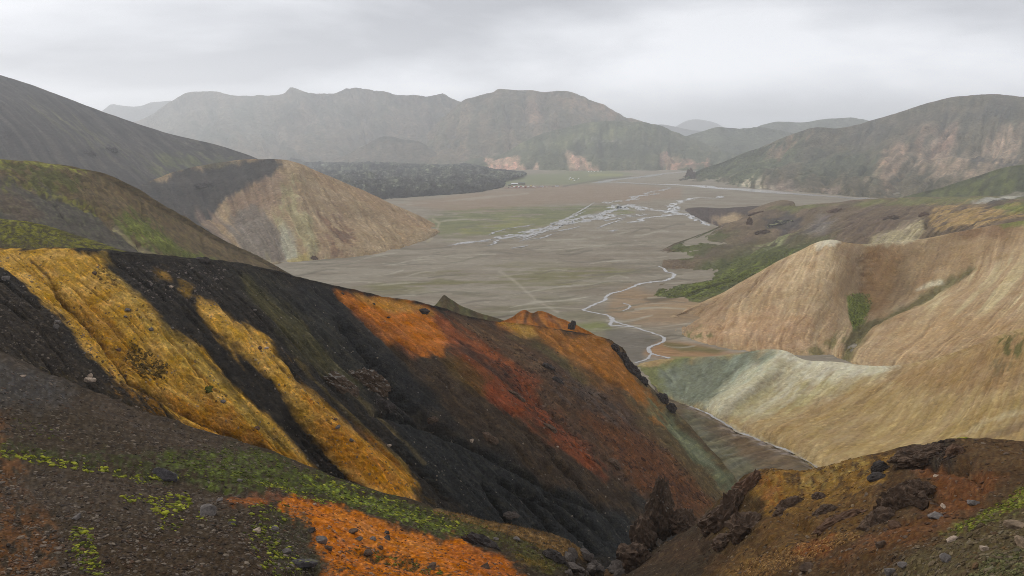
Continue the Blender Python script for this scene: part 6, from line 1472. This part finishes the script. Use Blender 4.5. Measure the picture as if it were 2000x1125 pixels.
def vehicle(px, py, L, Wd, Hh, mat, name, label, cat, rz):
    o = bpy.data.objects.new(name, None); COL.objects.link(o); o.location = fl(px, py); o.rotation_euler = (0, 0, rz)
    o['label'] = label; o['category'] = cat; o['group'] = 'vehicles parked in the camp'
    b = .5; hood = L * .24 if name != 'bus' else L * .03
    prof = [(-L / 2, b), (L / 2, b), (L / 2, b + Hh * .42), (L / 2 - hood, b + Hh * .48), (L / 2 - hood - Hh * .25, b + Hh), (-L / 2 + Hh * .08, b + Hh), (-L / 2, b + Hh * .6)]
    n = len(prof)
    solid('body', mat, [(x, y, z) for y in (-Wd / 2, Wd / 2) for (x, z) in prof], [tuple(range(n)), tuple(range(2 * n - 1, n - 1, -1))] + [(k, k + n, (k + 1) % n + n, (k + 1) % n) for k in range(n)], parent=o)
    for s in (-1, 1):
        y0 = s * (Wd / 2 + .003)
        solid('window', P_glass, *box_vf(-L / 2 + .5, L / 2 - hood - Hh * .3, min(y0, y0 + s * .03), max(y0, y0 + s * .03), b + Hh * .55, b + Hh * .88), parent=o)
        for f in (-.3, .3):
            V = [(L * f + .5 * math.cos(t), yy, .5 + .5 * math.sin(t)) for yy in (s * (Wd / 2 - .2), s * (Wd / 2 + .05)) for t in np.linspace(0, 2 * math.pi, 9)[:-1]]
            solid('wheel', P_tyre, V, [tuple(range(8)), tuple(range(15, 7, -1))] + [(k, (k + 1) % 8, (k + 1) % 8 + 8, k + 8) for k in range(8)], parent=o)
VEH = [(1031, 366.3, 'white'), (1037, 366.0, 'red'), (1046, 366.4, 'white'), (1053, 366.0, 'grey'), (1060, 366.2, 'white'), (1069, 366.0, 'white'), (1080, 365.6, 'grey'), (1026, 367.2, 'red'), (1015, 367.0, 'dark'), (1008, 367.3, 'red'), (1001, 367.0, 'white'), (994, 367.4, 'dark')]
ORD = ['first', 'second', 'third', 'fourth', 'fifth', 'sixth', 'seventh', 'eighth', 'ninth', 'tenth', 'eleventh', 'twelfth']
for k, (x, y, c) in enumerate(sorted(VEH)):
    vehicle(x, y, 5.2, 2.1, 1.9, paint[c], 'parked_car', f'{c} car, {ORD[k]} from the left in the camp row', 'car', .1 + .3 * (k % 3))
vehicle(1088, 364.4, 13, 2.7, 3.2, paint['white'], 'bus', 'white bus at the right end of the camp row', 'bus', .15)
vehicle(1058, 365.2, 11, 2.6, 3.1, paint['white'], 'bus', 'white bus in the middle of the camp row', 'bus', .05)
P_tent = {k: plain_mat(k + '_tent_cloth', c, .7, .05, 2, 0) for k, c in dict(white=(228, 226, 220), red=(160, 70, 56), yellow=(196, 176, 92), green=(96, 116, 84)).items()}
TENT = [(1000, 364.2, 'red'), (1004, 365.2, 'white'), (1010, 364.6, 'red'), (1013, 365.4, 'white'), (1017, 364.4, 'red'), (1022, 365.2, 'white'), (1027, 364.2, 'red'), (1032, 364.8, 'white'), (1037, 363.6, 'yellow'), (1042, 364.4, 'white'),
        (1112, 350.5, 'white'), (1116, 352.0, 'yellow'), (1119, 349.0, 'white'), (1122, 353.2, 'white'), (1126, 351.0, 'green'), (1114, 347.5, 'white'), (1130, 349.5, 'white'),
        (1150, 335.6, 'white'), (1155, 335.2, 'white'), (1161, 335.4, 'white'), (1168, 334.8, 'white'), (1174, 334.6, 'white')]
def tent(px, py, c, L, Wd, Hh, label, rz):
    o = bpy.data.objects.new('tent', None); COL.objects.link(o); o.location = fl(px, py); o.rotation_euler = (0, 0, rz)
    o['label'] = label; o['category'] = 'tent'; o['group'] = 'tents of the camp'
    V, F = [], []; m = 8
    for i, x in enumerate(np.linspace(-L / 2, L / 2, 7)):
        s = max(.12, math.sqrt(max(0, 1 - (2 * x / L) ** 2)))
        for a in np.linspace(0, math.pi, m): V.append((x, Wd / 2 * math.cos(a) * s, Hh * math.sin(a) ** .8 * s))
    for i in range(6):
        for j in range(m - 1): F.append((i * m + j, (i + 1) * m + j, (i + 1) * m + j + 1, i * m + j + 1))
    solid('canopy', P_tent[c], V, F, parent=o)
    solid('entrance', P_glass, [(-.8, -Wd / 2 * .93, .05), (.8, -Wd / 2 * .93, .05), (0, -Wd / 2 * .62, Hh * .82)], [(0, 1, 2)], parent=o)
AREA = ['in the row before the huts', 'on the green flat right of the huts', 'under the pink cliff beyond the huts']
for k, (x, y, c) in enumerate(TENT):
    w = 0 if k < 10 else 1 if k < 17 else 2
    same = sorted(q[0] for j, q in enumerate(TENT) if q[2] == c and (0 if j < 10 else 1 if j < 17 else 2) == w)
    nth = f'{ORD[same.index(x)]} ' if len(same) > 1 else ''
    tail = ', counted from the left' if nth else ''
    tent(x, y, c, 7, 6, 3.2 if w else 2.8, f'{nth}{c} tent {AREA[w]}{tail}', .4 * (k % 4))

# ------------------------------------------------------------------ haze
def make_haze():
    x0, x1, y0, y1, z0, z1 = -18500, 18500, -1500, 22000, -60, 650
    V = [(x, y, z) for x in (x0, x1) for y in (y0, y1) for z in (z0, z1)]
    F = [(0, 1, 3, 2), (4, 6, 7, 5), (0, 4, 5, 1), (2, 3, 7, 6), (0, 2, 6, 4), (1, 5, 7, 3)]
    m = bpy.data.materials.new('haze_air'); m.use_nodes = True
    n, l = m.node_tree.nodes, m.node_tree.links
    n.clear()
    out = n.new('ShaderNodeOutputMaterial'); v = n.new('ShaderNodeVolumePrincipled')
    v.inputs['Color'].default_value = (0.935, 0.965, 1.0, 1)
    v.inputs['Density'].default_value = HAZE_DENSITY
    v.inputs['Anisotropy'].default_value = 0.5
    l.new(v.outputs[0], out.inputs['Volume'])
    me = bpy.data.meshes.new('haze'); me.from_pydata(V, [], F)
    link('haze', me, m, label='pale rainy haze filling the valley air', kind='stuff')
make_haze()
